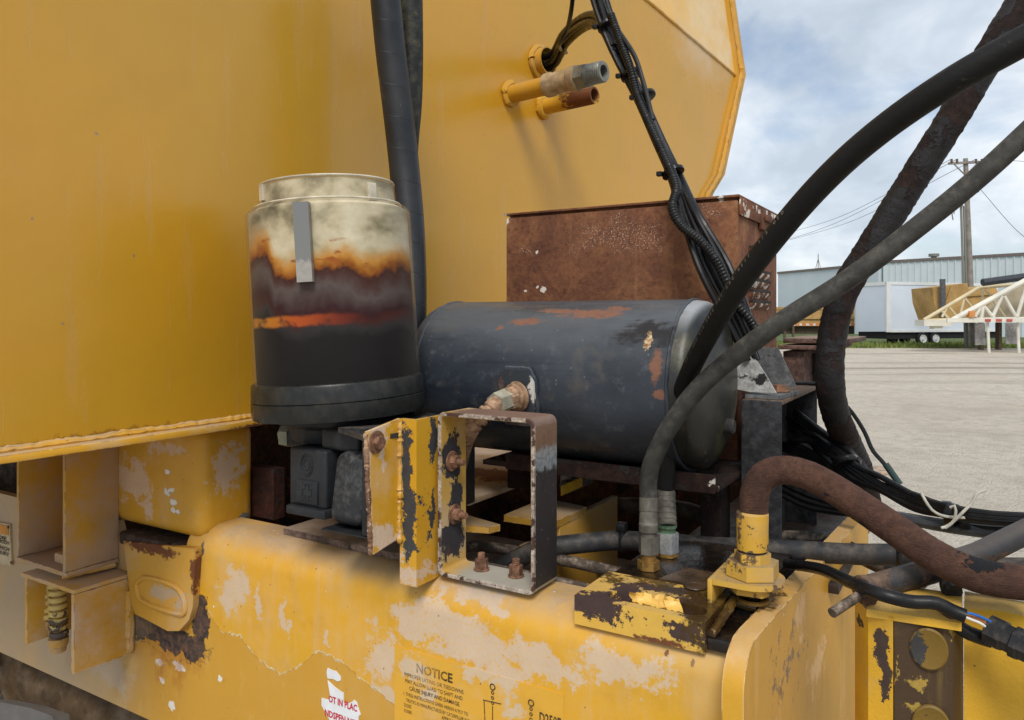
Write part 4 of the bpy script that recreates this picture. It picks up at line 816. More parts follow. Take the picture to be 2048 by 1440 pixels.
# ================================================================== yellow angle and plate holding the filter
brk = root('filter_bracket', 'yellow angle bracket with peeling black patch and weld bead beside the filter mount', 'angle bracket', (-0.79, 0.98, -0.43))
lB = -0.806
M_bp = yellow('bracket_yellow', edge=0.8, dust=0.3, up=0.3, dots=1.0, rough=0.45, base=(0.56, 0.30, 0.018), nicks=0.0, dustcol=(0.58, 0.48, 0.40), dns=22,
    dustb=[BL(760, 1075, 60, 40, lB), BL(757, 870, 36, 30, lB), BL(764, 920, 12, 50, lB), BL(735, 920, 10, 60, lB)], rustb=[BL(790, 1090, 20, 6, lB)])
M_be = rusty('flame_cut_edge', (0.16, 0.07, 0.04), (0.5, 0.33, 0.2), dark=0.1, spots=0.9, spotcol=(0.66, 0.6, 0.54), bumpd=0.003)
pl = [(0.893, -0.178), (0.972, -0.166), (0.975, -0.361), (0.905, -0.372)]
bm = BM(); prism(bm, [Vector((lB - 0.007, y, z)) for y, z in pl], (0.007, 0, 0), 0.0012); finish(bm, 'plate', M_bp, brk)
bm = BM(); weld(bm, [(lB - 0.0035, 0.891, -0.18), (lB - 0.0035, 0.903, -0.372)], 0.0040, 0.0035, 0.45); finish(bm, 'flame_cut_edge', M_be, brk)
M_ba = yellow('angle_yellow', edge=0.8, dust=0.2, up=0.3, dots=0.8, rough=0.42, base=(0.55, 0.3, 0.02), dustcol=(0.55, 0.44, 0.36), cns=60, cna=0.55,
    dustb=[BT(815, 1150, 40, 35, 0.97), BL(850, 1145, 25, 25, -0.772), BT(800, 1120, 8, 40, 0.97)], chipb=[BT(812, 925, 13, 75, 0.97), BT(817, 1040, 13, 85, 0.97), BL(866, 880, 7, 50, -0.772), BL(866, 1020, 5, 40, -0.772)], chipcol=(0.022, 0.024, 0.028))
bm = BM(); prism(bm, [Vector((x, y, -0.437)) for x, y in [(-0.8065, 0.97), (-0.772, 0.97), (-0.772, 1.05), (-0.781, 1.05), (-0.781, 0.979), (-0.8065, 0.979)]], (0, 0, 0.271), 0.0022, 2); finish(bm, 'angle_iron', M_ba, brk)
bm = BM(); weld(bm, [(lB + 0.0015, 0.9675, -0.172), (lB + 0.001, 0.9675, -0.37)], 0.0048, 0.0042, 0.6); finish(bm, 'weld_bead', M_bp, brk)
bolt(brk, oL(752, 884, lB + 0.0005), (1, 0, 0), 0.0105, 0.009, 1.75)
# ================================================================== rectangular strap frame
sf = root('strap_frame', 'upright rectangular loop of flat bar bolted to the beam, black and cream paint peeling', 'strap frame', (-0.67, 1.05, ZT))
l0, l1, t0, t1, z0, z1 = -0.765, -0.579, 1.018, 1.09, -0.43, -0.157; th = 0.0068
def strap_extra(k, col, ro, hgt):
    x, y, z = k.xyz(); n = k.noise(34, 7, 0.7); n2 = k.noise(120, 6, 0.75)
    leg = k.M('GREATER_THAN', x, -0.5795)                                   # outer face of the right leg: grey paint, bare black below, rust above
    zz = k.M('ADD', z, k.M('MULTIPLY', k.M('SUBTRACT', n, 0.5), 0.06))
    lc = k.ramp(k.mr(zz, -0.43, -0.157, sm=False), [(0, (0.016, 0.014, 0.015)), (0.68, (0.03, 0.024, 0.024)), (0.71, (0.2, 0.215, 0.23)), (0.80, (0.22, 0.22, 0.22)), (0.84, (0.15, 0.085, 0.05)), (1, (0.17, 0.10, 0.065))])
    lc = k.mix(k.mr(n2, 0.62, 0.7, 0, 0.6), lc, (0.3, 0.27, 0.24)); lc = k.mix(k.mr(k.noise(60, 6, 0.7, stretch=(1, 1, 0.3)), 0.58, 0.66, 0, 0.5), lc, (0.09, 0.045, 0.035))
    col = k.mix(leg, col, lc)
    topm = k.M('MULTIPLY', k.M('GREATER_THAN', z, -0.1575), k.mr(k.M('ADD', x, k.M('MULTIPLY', n, 0.06)), -0.73, -0.70)); col = k.mix(topm, col, k.mix(n2, (0.10, 0.055, 0.04), (0.24, 0.15, 0.11)))
    bot = k.M('MULTIPLY', k.M('LESS_THAN', z, -0.42), k.mr(k.M('ADD', x, k.M('MULTIPLY', n, 0.08)), -0.71, -0.68)); col = k.mix(bot, col, k.mix(n, (0.3, 0.28, 0.23), (0.42, 0.4, 0.34)))
    cor = k.M('GREATER_THAN', x, -0.593); col = k.mix(k.M('MULTIPLY', cor, k.M('MULTIPLY', k.M('GREATER_THAN', z, -0.1695), k.M('LESS_THAN', z, -0.1574))), col, k.mix(n2, (0.10, 0.06, 0.045), (0.26, 0.18, 0.14)))
    return col, ro, hgt
M_sf = yellow('strap_paint', dust=0.7, up=0.2, dots=0.8, rough=0.55, base=(0.52, 0.32, 0.06), dustcol=(0.5, 0.41, 0.31), cns=60, cna=0.55, dns=20,
    chipb=[BL(905, 915, 20, 48, -0.756), BL(915, 990, 12, 40, -0.756), BL(907, 1075, 24, 40, -0.756), (Vector((-0.575, 1.055, -0.36)), (0.012, 0.2, 0.145)), BL(880, 1120, 8, 40, -0.756)], chipcol=(0.018, 0.017, 0.02), extra=strap_extra)
M_rimw = rusty('strap_white_edge', (0.3, 0.24, 0.19), (0.52, 0.45, 0.39), dark=0.55, spots=0.0, bumpd=0.002, darkcol=(0.07, 0.035, 0.025), sc=2.2)
def rr_loop(l0, l1, z0, z1, r, n=5):
    o = []
    for cx_, cz_, a0 in ((l1 - r, z1 - r, 0), (l0 + r, z1 - r, 90), (l0 + r, z0 + r, 180), (l1 - r, z0 + r, 270)):
        for i in range(n): a = R(a0 + 90 * i / (n - 1)); o.append((cx_ + math.cos(a) * r, cz_ + math.sin(a) * r))
    return o
O, I = rr_loop(l0, l1, z0, z1, 0.013), rr_loop(l0 + th, l1 - th, z0 + th, z1 - th, 0.006)
bm = BM(); n_ = len(O)
vv = [[bm.verts.new(Vector((x, y, z))) for x, z in L_] for L_, y in ((O, t0), (I, t0), (I, t1), (O, t1))]
for i in range(n_):
    j = (i + 1) % n_
    for a, b in ((0, 1), (1, 2), (2, 3), (3, 0)): bm.faces.new((vv[a][i], vv[a][j], vv[b][j], vv[b][i]))
finish(bm, 'flat_bar_loop', M_sf, sf, 30)
bm = BM(); 
vv = [[bm.verts.new(Vector((x, y, z))) for x, z in L_] for L_, y in ((rr_loop(l0 - 0.0003, l1 + 0.0003, z0 - 0.0003, z1 + 0.0003, 0.013), t0 + 0.0015), (rr_loop(l0 + .001, l1 - 0.001, z0 + .001, z1 - .001, 0.012), t0 - 0.0012), (rr_loop(l0 + th - .001, l1 - th + .001, z0 + th - .001, z1 - th + .001, 0.006), t0 - 0.0012), (rr_loop(l0 + th + .0003, l1 - th - .0003, z0 + th + .0003, z1 - th - .0003, 0.006), t0 + 0.0015))]
for i in range(n_):
    j = (i + 1) % n_
    for a, b in ((0, 1), (1, 2), (2, 3)): bm.faces.new((vv[a][i], vv[a][j], vv[b][j], vv[b][i]))
finish(bm, 'worn_front_edge', M_rimw, sf, 30)
for px, py in ((903, 922), (908, 1028)): bolt(sf, oL(px, py, l0 + th + 0.0005), (1, 0, 0), 0.0105, 0.011, 1.65, 0.012)
for px, py in ((963, 1140), (1032, 1153)): bolt(sf, oZ(px, py, z0 + th), (0, 0, 1), 0.0115, 0.016, 1.15, 0.010, mat=M_boltgrey if False else M_boltrust, name='stud_nut')
# ================================================================== air tank
TA, ZA, RA = 1.3635, -0.122, 0.1555; lL, lR = -0.968, -0.437
axp = Vector((0, TA, ZA))
def tk(px, py):   # the point of the tank's near side seen at a pixel
    r = rayd(px, py); a = r.y ** 2 + r.z ** 2; b = -2 * (r.y * TA + r.z * ZA); c = TA ** 2 + ZA ** 2 - RA ** 2; d = b * b - 4 * a * c
    return r * ((-b - math.sqrt(max(d, 0))) / (2 * a))
def TKB(px, py, rx, ry):
    c = tk(px, py); s_ = c.length / F; return (c, (rx * s_ * 1.15, 0.05, ry * s_))
k = NM('tank_paint'); n1 = k.noise(6, 7, 0.6, stretch=(0.5, 1, 1)); n2 = k.noise(60, 6, 0.7); x, y, z = k.xyz()
col = k.mix(k.mr(n1, 0.3, 0.7), (0.010, 0.013, 0.019), (0.034, 0.043, 0.058))
sn = k.nd('ShaderNodeSeparateXYZ'); k.lk(k.Nrm, sn.inputs[0])
film = k.M('MULTIPLY', k.mr(sn.outputs[2], -0.05, 0.95), k.mr(k.noise(9, 8, 0.7, stretch=(0.35, 1, 1)), 0.28, 0.62, 0.1, 0.65)); col = k.mix(film, col, (0.115, 0.13, 0.145))  # blue-grey film; upward faces painted lighter for the sky's bright band
mot = k.mr(k.noise(34, 8, 0.75), 0.52, 0.68, 0, 0.5); col = k.mix(mot, col, (0.09, 0.1, 0.115)); col = k.mix(k.mr(k.noise(11, 6, 0.65, off=(2, 8, 8)), 0.56, 0.7, 0, 0.45), col, (0.1, 0.085, 0.065))
vd = k.vor(70); sx = k.nd('ShaderNodeSeparateXYZ'); k.lk(k.vor(70, out=1), sx.inputs[0]); sp = k.M('MULTIPLY', k.mr(vd, 0.06, 0.16, 1, 0), k.mr(sx.outputs[0], 0.84, 0.86)); col = k.mix(k.M('MULTIPLY', sp, 0.3), col, (0.3, 0.28, 0.25))
scr = k.mr(k.noise(30, 6, 0.7, stretch=(0.1, 1, 2.5)), 0.6, 0.68); col = k.mix(k.M('MULTIPLY', scr, 0.35), col, (0.012, 0.014, 0.018))
rm = k.blobs([TKB(1052, 643, 38, 8), TKB(1180, 628, 65, 12), TKB(1120, 622, 50, 6), TKB(1312, 735, 14, 40), TKB(1315, 787, 12, 12), TKB(1235, 618, 30, 5), TKB(1000, 655, 8, 5)], 30, 0.55, 0.45, stretch=(0.5, 1, 1))
col = k.mix(rm, col, k.mix(n2, (0.09, 0.045, 0.032), (0.27, 0.12, 0.07)))
dk = k.blobs([TKB(1298, 668, 60, 34)], 22, 0.6, 0.5, stretch=(0.25, 1, 2)); col = k.mix(dk, col, (0.012, 0.013, 0.016))
r2 = k.blobs([TKB(1297, 680, 8, 20), TKB(1372, 690, 8, 30), TKB(1362, 725, 6, 18)], 70, 0.8, 0.2); col = k.mix(r2, col, k.mix(k.mr(n2, 0.4, 0.6), (0.2, 0.075, 0.025), (0.6, 0.5, 0.3)))
dr = k.blobs([TKB(930, 770, 60, 40)], 8, 0.5, 0.9); 
ro = k.mr(k.M('ADD', k.M('MULTIPLY', rm, 0.5), k.noise(24, 5, stretch=(0.3, 1, 1))), 0.3, 0.9, 0.26, 0.75)
M_tank = k.done(col, ro, 0.0, k.bump(k.M('ADD', n2, k.M('MULTIPLY', n1, 2)), 0.0005), 0.45)
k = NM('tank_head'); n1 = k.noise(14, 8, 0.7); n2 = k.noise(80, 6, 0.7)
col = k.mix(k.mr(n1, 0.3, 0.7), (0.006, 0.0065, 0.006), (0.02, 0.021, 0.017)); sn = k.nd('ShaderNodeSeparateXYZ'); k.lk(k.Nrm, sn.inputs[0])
col = k.mix(k.mr(sn.outputs[2], 0.55, 0.92), col, (0.3, 0.315, 0.33)); col = k.mix(k.mr(n2, 0.66, 0.7, 0, 0.8), col, (0.35, 0.32, 0.22)); col = k.mix(k.mr(k.noise(7, 5, off=(3, 3, 3)), 0.5, 0.65, 0, 0.5), col, (0.1, 0.09, 0.03))  # white-blue sky reflection painted onto the cap's upward faces
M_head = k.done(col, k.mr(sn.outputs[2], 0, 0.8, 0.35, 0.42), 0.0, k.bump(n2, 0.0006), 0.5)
at = root('air_tank', 'dark grey-blue cylindrical air tank with rust patches, lying behind the strap frame', 'air tank', (-0.7, TA, ZA - RA))
bm = BM(); lathe(bm, Vector((lL, TA, ZA)), (1, 0, 0), [(0, RA), (lR - lL, RA)], 128, cap=False); finish(bm, 'shell', M_tank, at)
def head(d, l):
    prof = [(0, RA - 0.001)] + [(0.014 + 0.046 * math.sin(a), (RA - 0.003) * (0.12 + 0.88 * math.cos(a)) if a < 1.5 else 0.02) for a in [i * math.pi / 2 / 14 for i in range(14)]] + [(0.060, 0.018), (0.0602, 0.0005)]
    bm = BM(); lathe(bm, Vector((l, TA, ZA)), (d, 0, 0), prof, 96, cap=False); return bm
finish(head(1, lR), 'end_cap', M_head, at, 50); finish(head(-1, lL), 'end_cap', M_tank, at, 50)
for l_ in (lR, lL):
    bm = BM(); pts = [Vector((l_, TA + math.cos(a) * (RA - 0.001), ZA + math.sin(a) * (RA - 0.001))) for a in [2 * math.pi * i / 90 for i in range(91)]]; weld(bm, pts, 0.0036, 0.008, 0.2); finish(bm, 'weld_seam', M_tank, at)
# boss plate
pc_ = tk(1040, 790); nrm = (pc_ - Vector((pc_.x, TA, ZA))).normalized(); vup = Vector((1, 0, 0)).cross(nrm).normalized()
if vup.z < 0: vup = -vup
M_boss = rusty('boss_plate_paint', (0.05, 0.04, 0.035), (0.17, 0.1, 0.07), dark=0.9, spotcol=(0.6, 0.57, 0.53), bumpd=0.001, darkcol=(0.035, 0.042, 0.05), spotb=[(tk(1072, 775) + nrm * .01, (0.009, 0.02, 0.03)), (tk(1045, 731) + nrm * 0.01, (0.012, 0.02, 0.003))])
hexpl = [(-0.03, -0.055), (0.026, -0.055), (0.036, -0.04), (0.036, 0.028), (0.024, 0.05), (-0.024, 0.05), (-0.038, 0.028), (-0.038, -0.04)]
bm = BM(); prism(bm, [pc_ + nrm * 0.0 + Vector((a, 0, 0)) + vup * b for a, b in hexpl], nrm * 0.011, 0.002); finish(bm, 'boss_plate', M_boss, at)
bm = BM(); weld(bm, [pc_ + nrm * 0.001 + Vector((a, 0, 0)) + vup * b for a, b in hexpl + hexpl[:1]], 0.005, 0.006, 0.3); finish(bm, 'weld_bead', M_tank, at)
# foot bracket at the cap end
M_foot = rusty('foot_grey', (0.09, 0.095, 0.1), (0.16, 0.165, 0.17), dark=0.25, darkcol=(0.02, 0.022, 0.025), spots=0.35, spotcol=(0.4, 0.4, 0.39), bumpd=0.0008)
M_foot2 = rusty('foot_white_chip', (0.34, 0.34, 0.33), (0.46, 0.46, 0.44), dark=0.55, darkcol=(0.02, 0.021, 0.022), bumpd=0.0012)
M_post0 = rusty('stub_dark', (0.03, 0.028, 0.028), (0.07, 0.06, 0.055), dark=0.4)
tF = 1.452
g1 = [oT(px, py, tF) for px, py in [(1428, 694), (1503, 707), (1530, 748), (1552, 786), (1500, 784), (1460, 776)]]
bm = BM(); prism(bm, g1, (0, 0.006, 0), 0.0015); finish(bm, 'foot_gusset', M_foot2, at)
tG = 1.565; g2 = [oT(px, py, tG) for px, py in [(1430, 690), (1556, 696), (1592, 773), (1540, 773), (1430, 770)]]
bm = BM(); prism(bm, g2, (0, 0.006, 0), 0.0015); finish(bm, 'foot_gusset', M_foot, at)
zf = -0.1515
bm = BM(); prism(bm, [Vector((x, y, zf)) for x, y in [(-0.37, 1.452), (-0.306, 1.452), (-0.298, 1.575), (-0.37, 1.575)]], (0, 0, 0.007), 0.0015); finish(bm, 'foot_plate', M_foot, at)
bolt(at, (-0.325, 1.53, zf + 0.007), (0, 0, 1), 0.014, 0.010, 1.5)
bm = BM(); cyl(bm, Vector((-0.40, 1.363, -0.195)), Vector((-0.366, 1.363, -0.195)), 0.014, 18, 0.003); finish(bm, 'drain_stub', M_post0, at)
# brass elbow and ribbed hose on the boss
el = root('air_fitting', 'corroded brass elbow fitting with ribbed hose screwed into the air tank', 'pipe fitting', pc_)
M_br = rusty('fitting_pink_brass', (0.26, 0.15, 0.09), (0.46, 0.3, 0.19), dark=0.0, bumpd=0.0007)
M_brg = simple('fitting_grey_brass', (0.4, 0.38, 0.29), 0.5, 0.3, 0.25, 60, bumpd=0.0005)
p = pc_ + nrm * 0.011 + vup * 0.002 + Vector((0.005, 0, 0)); dirn = (nrm + Vector((-0.35, 0, -0.06))).normalized()
bm = BM(); lathe(bm, p, dirn, [(0, 0.027), (0.004, 0.028), (0.006, 0.0225), (0.010, 0.0225), (0.011, 0.025), (0.014, 0.025), (0.016, 0.019)], 32); finish(bm, 'threaded_collar', M_br, el)
bm = BM(); hexa(bm, p + dirn * 0.015, dirn, 0.0225, 0.016, 0.002); finish(bm, 'hex_nut', M_br, el)
q1 = p + dirn * 0.032; d2 = (D(960, 828, 1.30) - q1).normalized(); d3 = (d2 + dirn * 0.8).normalized()
bm = BM(); hexa(bm, q1 - d3 * 0.006, d3, 0.021, 0.036, 0.0025, 0.6); finish(bm, 'elbow_body', M_brg, el)
q2 = q1 + d3 * 0.028; ends = [q2, q2 + d2 * 0.02 + Vector((0, 0, -0.004)), D(948, 850, 1.33), D(930, 884, 1.36), D(918, 930, 1.42)]
pth = resample(smooth(ends, 12), 0.0018)
bm = BM(); sweep(bm, pth, lambda i, n, s_: 0.0125 + (0.003 if (s_ % 0.0135) < 0.0085 else -0.001), 20); finish(bm, 'ribbed_hose', M_br, el, 50)
# ================================================================== rusty equipment box
eb = root('equipment_box', 'rust-brown steel equipment box with hinged lid and louvres behind the air tank', 'equipment box', (-0.685, 1.72, -0.29))
B0, B1, BT0, BT1, BZ1 = -0.961, -0.41, 1.55, 1.905, 0.238
def box_mat(name, pale):
    k = NM(name); n1 = k.noise(7, 9, 0.62, dist=1.4, off=(2, 0, 1)); n2 = k.noise(95, 7, 0.75); n3 = k.noise(230, 3, 0.7); x, y, z = k.xyz()
    c = k.ramp(n1, [(0.3, (0.1, 0.042, 0.025)), (0.45, (0.175, 0.072, 0.038)), (0.55, (0.23, 0.098, 0.046)), (0.7, (0.28, 0.14, 0.065))])
    c = k.mix(k.mr(n2, 0.46, 0.66, 0, 0.6), c, (0.055, 0.023, 0.017)); c = k.mix(k.mr(k.noise(3.2, 5, 0.6, dist=1.0, off=(9, 2, 2)), 0.42, 0.62, 0, 0.55), c, (0.085, 0.035, 0.024)); c = k.mix(k.M('MULTIPLY', k.mr(k.noise(24, 7, 0.65, stretch=(1, 1, 0.06)), 0.55, 0.68), 0.35), c, (0.3, 0.14, 0.06)); c = k.mix(k.mr(n2, 0.45, 0.3, 0, 0.45), c, (0.3, 0.14, 0.075))
    band = k.mr(k.M('ABSOLUTE', k.M('SUBTRACT', k.M('FRACT', k.M('MULTIPLY', n1, 9)), 0.5)), 0.3, 0.5); c = k.mix(k.M('MULTIPLY', band, k.mr(z, 0.16, 0.05, 0, 0.35)), c, (0.26, 0.12, 0.05))
    fl = k.M('MULTIPLY', k.mr(k.noise(260, 3, 0.7, off=(1, 1, 5)), 0.55, 0.62), k.blobs([BT(1210, 470, 120, 50, BT0), BT(1290, 480, 50, 40, BT0), BT(1410, 425, 36, 28, BT0), BT(1060, 500, 30, 10, BT0)], 14, 0.7, 0.7)); c = k.mix(k.M('MULTIPLY', fl, 0.8), c, (0.5, 0.36, 0.27))
    wh = k.blobs([BT(1088, 578, 6, 6, BT0), BT(1075, 573, 3, 3, BT0), BT(1050, 582, 3, 2, BT0), BT(1013, 440, 4, 14, BT0), BT(1440, 398, 6, 6, BT0), BT(1073, 503, 3, 3, BT0)], 60, 0.4, 0.1)
    if pale: wh = k.M('MAXIMUM', wh, k.mr(k.noise(34, 5, 0.6), 0.535, 0.56))
    c = k.mix(wh, c, (0.66, 0.61, 0.55))
    return k.done(c, 0.85, 0, k.bump(k.M('ADD', n2, k.M('MULTIPLY', n3, 0.5)), 0.0016), 0.25)
M_box, M_boxp = box_mat('box_rust', False), box_mat('box_flaking_white', True)
bm = BM(); bx(bm, B0, B1, BT0, BT1, -0.29, BZ1, 0.003); finish(bm, 'body', M_box, eb)
bm = BM(); bx(bm, B0 - 0.004, B1 + 0.004, BT0 - 0.003, BT1 + 0.006, BZ1 + 0.006, BZ1 + 0.011, 0.001); bx(bm, B0 + .004, B1 - 0.004, BT0 + 0.01, BT1, BZ1, BZ1 + 0.006)
lid = finish(bm, 'lid', M_box, eb)
bm = BM(); bx(bm, B1 + 0.002, B1 + 0.0055, BT0 + 0.004, BT1 + 0.006, BZ1 - 0.03, BZ1 + 0.0055, 0.001); finish(bm, 'lid_lip', M_boxp, lid)
bm = BM(); a = oL(1522, 424, B1 + .006); b_ = oL(1543, 476, B1 + .006); bx(bm, B1 + 0.0008, B1 + 0.009, a.y, b_.y, b_.z + 0.01, a.z, 0.002); bx(bm, B1 + 0.009, B1 + 0.014, a.y + 0.015, b_.y - 0.02, b_.z + 0.03, a.z - 0.008, 0.002); finish(bm, 'latch', M_box, eb)
for i, (py) in enumerate((497, 543, 562, 584, 606)):
    a, b_ = oL(1497, py, B1), oL(1535, py, B1); hh = 0.013; bm = BM()
    prism(bm, [Vector((B1 + 0.0006, a.y, a.z)), Vector((B1 + 0.0006, a.y, a.z - hh)), Vector((B1 + 0.008, a.y, a.z - 0.002)), Vector((B1 + 0.008, a.y, a.z + 0.0005))], (0, b_.y - a.y, 0), 0.0008); o = finish(bm, 'louvre', M_boxp, eb)
    bm = BM(); bx(bm, B1 + 0.0004, B1 + 0.0085, a.y + 0.003, b_.y - 0.003, a.z + 0.0008, a.z + 0.0065); finish(bm, 'slot', M_dark, o)
# box seat: dark shelf under the tank with flaked white spots
M_shelf = rusty('shelf_brown', (0.010, 0.006, 0.005), (0.035, 0.015, 0.01), dark=0.4, spotb=[oT(1435, 965, 1.38) and (oT(1438, 966, 1.288), (0.018, 0.05, 0.008)), (oT(1468, 955, 1.288), (0.003, 0.05, 0.03))])
sv_ = root('tank_shelf', 'dark brown steel angle shelf with flaked white paint, directly under the air tank', 'shelf', (-0.7, 1.4, -0.35))
bm = BM(); bx(bm, -0.80, -0.38, 1.288, 1.295, -0.302, -0.27, 0.001); finish(bm, 'front_flange', M_shelf, sv_)
bm = BM(); bx(bm, -0.86, -0.376, 1.296, 1.9, -0.3, -0.2905, 0.001); finish(bm, 'shelf_plate', M_shelf, sv_)
for l_ in (-0.845, -0.42):
    bm = BM(); bx(bm, l_ - 0.02, l_ + 0.02, 1.40, 1.46, -0.369 if l_ < -0.6 else -0.44, -0.3015, 0.002); finish(bm, 'leg', M_shelf, sv_)
# post
M_post = rusty('post_black', (0.018, 0.018, 0.02), (0.045, 0.047, 0.052), dark=0.35, darkcol=(0.012, 0.012, 0.014), bumpd=0.0006)
M_pt = rusty('post_top_rust', (0.08, 0.05, 0.035), (0.2, 0.14, 0.1), dark=0.2)
po = root('channel_post', 'black steel channel post with cables threading out of it, supporting the tank foot', 'post', (-0.36, 1.7, -0.45))
bm = BM(); bx(bm, -0.372, -0.300, 1.43, 1.439, -0.46, -0.153, 0.0025); finish(bm, 'front_plate', M_post, po)
bm = BM(); bx(bm, -0.372, -0.300, 1.441, 1.80, -0.160, -0.1525, 0.001); finish(bm, 'top_plate', M_pt, po)
bm = BM(); bx(bm, -0.372, -0.364, 1.441, 1.80, -0.46, -0.162); finish(bm, 'back_web', M_post, po)
bm = BM(); bx(bm, -0.363, -0.300, 1.79, 1.798, -0.46, -0.162); finish(bm, 'rear_plate', M_post, po)
bm = BM(); bx(bm, -0.52, -0.20, 1.41, 1.99, -0.478, -0.4605, 0.002); finish(bm, 'base_plate', simple('oily_plate', (0.03, 0.022, 0.018), 0.5, 0, 0.6, 18, bumpd=0.001, bs=30), po)
# stacked rusty plates beyond
sp_ = root('steel_rack', 'low dark steel box with stacked rusty plates on top, beyond the channel post', 'steel rack', D(1610, 800, 2.2))
M_rk = rusty('rack_rust', (0.06, 0.035, 0.03), (0.17, 0.1, 0.08), dark=0.3, dust=0.4)
T2 = 2.0
def slab(bm, x0, x1, y0, y1, t0, t1, bev=0.002):
    a, b_ = oT(x0, y0, t0), oT(x1, y1, t0); bx(bm, a.x, b_.x, t0, t1, b_.z, a.z, bev)
bm = BM(); slab(bm, 1566, 1608, 702, 775, T2, T2 + 0.25); finish(bm, 'side_panel', M_rk, sp_)
bm = BM(); slab(bm, 1610, 1665, 706, 800, T2 + 0.12, T2 + 0.25); finish(bm, 'inner_panel', M_dark, sp_)
for y0, y1, x0, x1 in ((690, 701, 1556, 1668), (676, 688, 1566, 1700)):
    bm = BM(); slab(bm, x0, x1, y0, y1, T2 - 0.02, T2 + 0.3); finish(bm, 'stacked_plate', M_rk, sp_)
# ================================================================== hoses
def hose_path(pts, n=10): return smooth([D(*p) for p in pts], n)
def hose(name, label, pts, r, mat, group=None, wob=0.0, seg=20, cat='hose'):
    path = resample(hose_path(pts, 14), 0.006 if wob else 0.012); rt = root(name, label, cat, path[0], group)
    f = (lambda i, n, s_: r * (1 + random.uniform(-wob, wob))) if wob else r
    bm = BM(); sweep(bm, path, f, seg); finish(bm, 'hose_body', mat, rt, 60); return rt, path
k = NM('hose_black'); n1 = k.noise(30, 7, 0.7); sc_ = k.mr(k.noise(55, 8, 0.75, stretch=(0.5, 0.5, 1)), 0.63, 0.72)
M_hose = k.done(k.mix(k.M('MULTIPLY', sc_, 0.5), k.mix(n1, (0.006, 0.006, 0.0065), (0.014, 0.0135, 0.013)), (0.1, 0.085, 0.07)), k.mr(n1, 0.3, 0.7, 0.45, 0.7), 0, k.bump(k.noise(90, 6, 0.7), 0.0008), 0.22)
M_hosegrey = simple('hose_grey_dust', (0.04, 0.04, 0.037), 0.65, 0, 0.25, 38, dust=0.55, bumpd=0.0009, bs=80, dustcol=(0.16, 0.148, 0.12), spec=0.25)
M_hoserust = rusty('hose_braid_rust', (0.015, 0.009, 0.008), (0.03, 0.016, 0.0125), dark=0.8, darkcol=(0.012, 0.011, 0.012), bumpd=0.004, sc=1.1)
k = NM('hose_red_rust'); n1 = k.noise(16, 7, 0.65); n2 = k.noise(120, 6, 0.75, stretch=(1, 1, 1)); n4 = k.noise(200, 5, 0.7, stretch=(1.0, 1.0, 3.0))
c = k.mix(k.mr(n1, 0.3, 0.7), (0.06, 0.03, 0.022), (0.135, 0.066, 0.043)); c = k.mix(k.mr(n2, 0.45, 0.62, 0, 0.6), c, (0.05, 0.026, 0.02)); c = k.mix(k.mr(n2, 0.42, 0.3, 0, 0.4), c, (0.2, 0.105, 0.07))
bl = k.blobs([(D(1700, 1064, 0.99), (0.022, 0.04, 0.016)), (D(1975, 1125, 0.9), (0.02, 0.04, 0.012)), (D(1660, 985, 1.04), (0.008, 0.02, 0.004)), (D(1920, 1098, .93), (0.004, 0.02, 0.005))], 60, 0.7, 0.1)
c = k.mix(bl, c, (0.014, 0.015, 0.018)); c = k.mix(k.mr(k.noise(28, 6, 0.7, off=(4, 5, 6)), 0.66, 0.69), c, (0.02, 0.018, 0.019))
M_hosered = k.done(c, 0.85, 0, k.bump(k.M('ADD', k.M('ADD', n2, n4), k.M('MULTIPLY', bl, -0.8)), 0.004), 0.25)
# two hydraulic hoses rising from the oily deck
p1 = [(1297, 1010, 1.252), (1297, 960, 1.25), (1306, 920, 1.235), (1335, 860, 1.21), (1385, 790, 1.18), (1450, 728, 1.15), (1560, 645, 1.12), (1700, 556, 1.09), (1840, 450, 1.06), (1960, 352, 1.03), (2090, 232, 1.0)]
h1, pa1 = hose('hydraulic_hose', 'grey dust-coated hydraulic hose curving up in front of the air tank', p1, 0.0145, M_hosegrey)
p2 = [(1331, 990, 1.335), (1333, 940, 1.33), (1340, 880, 1.32), (1360, 795, 1.27), (1398, 705, 1.17), (1465, 590, 1.05), (1550, 474, 0.97), (1650, 360, 0.90), (1760, 262, 0.84), (1900, 165, 0.78), (2090, 58, 0.73)]
h2, pa2 = hose('hydraulic_hose', 'thick black hydraulic hose with printed lettering, arching up past the rusty box', p2, 0.0152, M_hose)
p3 = [(2080, -50, 1.30), (2010, 60, 1.31), (1950, 160, 1.33), (1890, 260, 1.35), (1810, 385, 1.38), (1745, 490, 1.40), (1690, 580, 1.42), (1665, 670, 1.44), (1660, 760, 1.44), (1672, 830, 1.48), (1698, 890, 1.56), (1722, 945, 1.62), (1738, 1010, 1.66)]
h3, pa3 = hose('hydraulic_hose', 'dark rust-brown braided hose rising against the sky behind the grey hose', p3, 0.0262, M_hoserust, wob=0.035, seg=24)
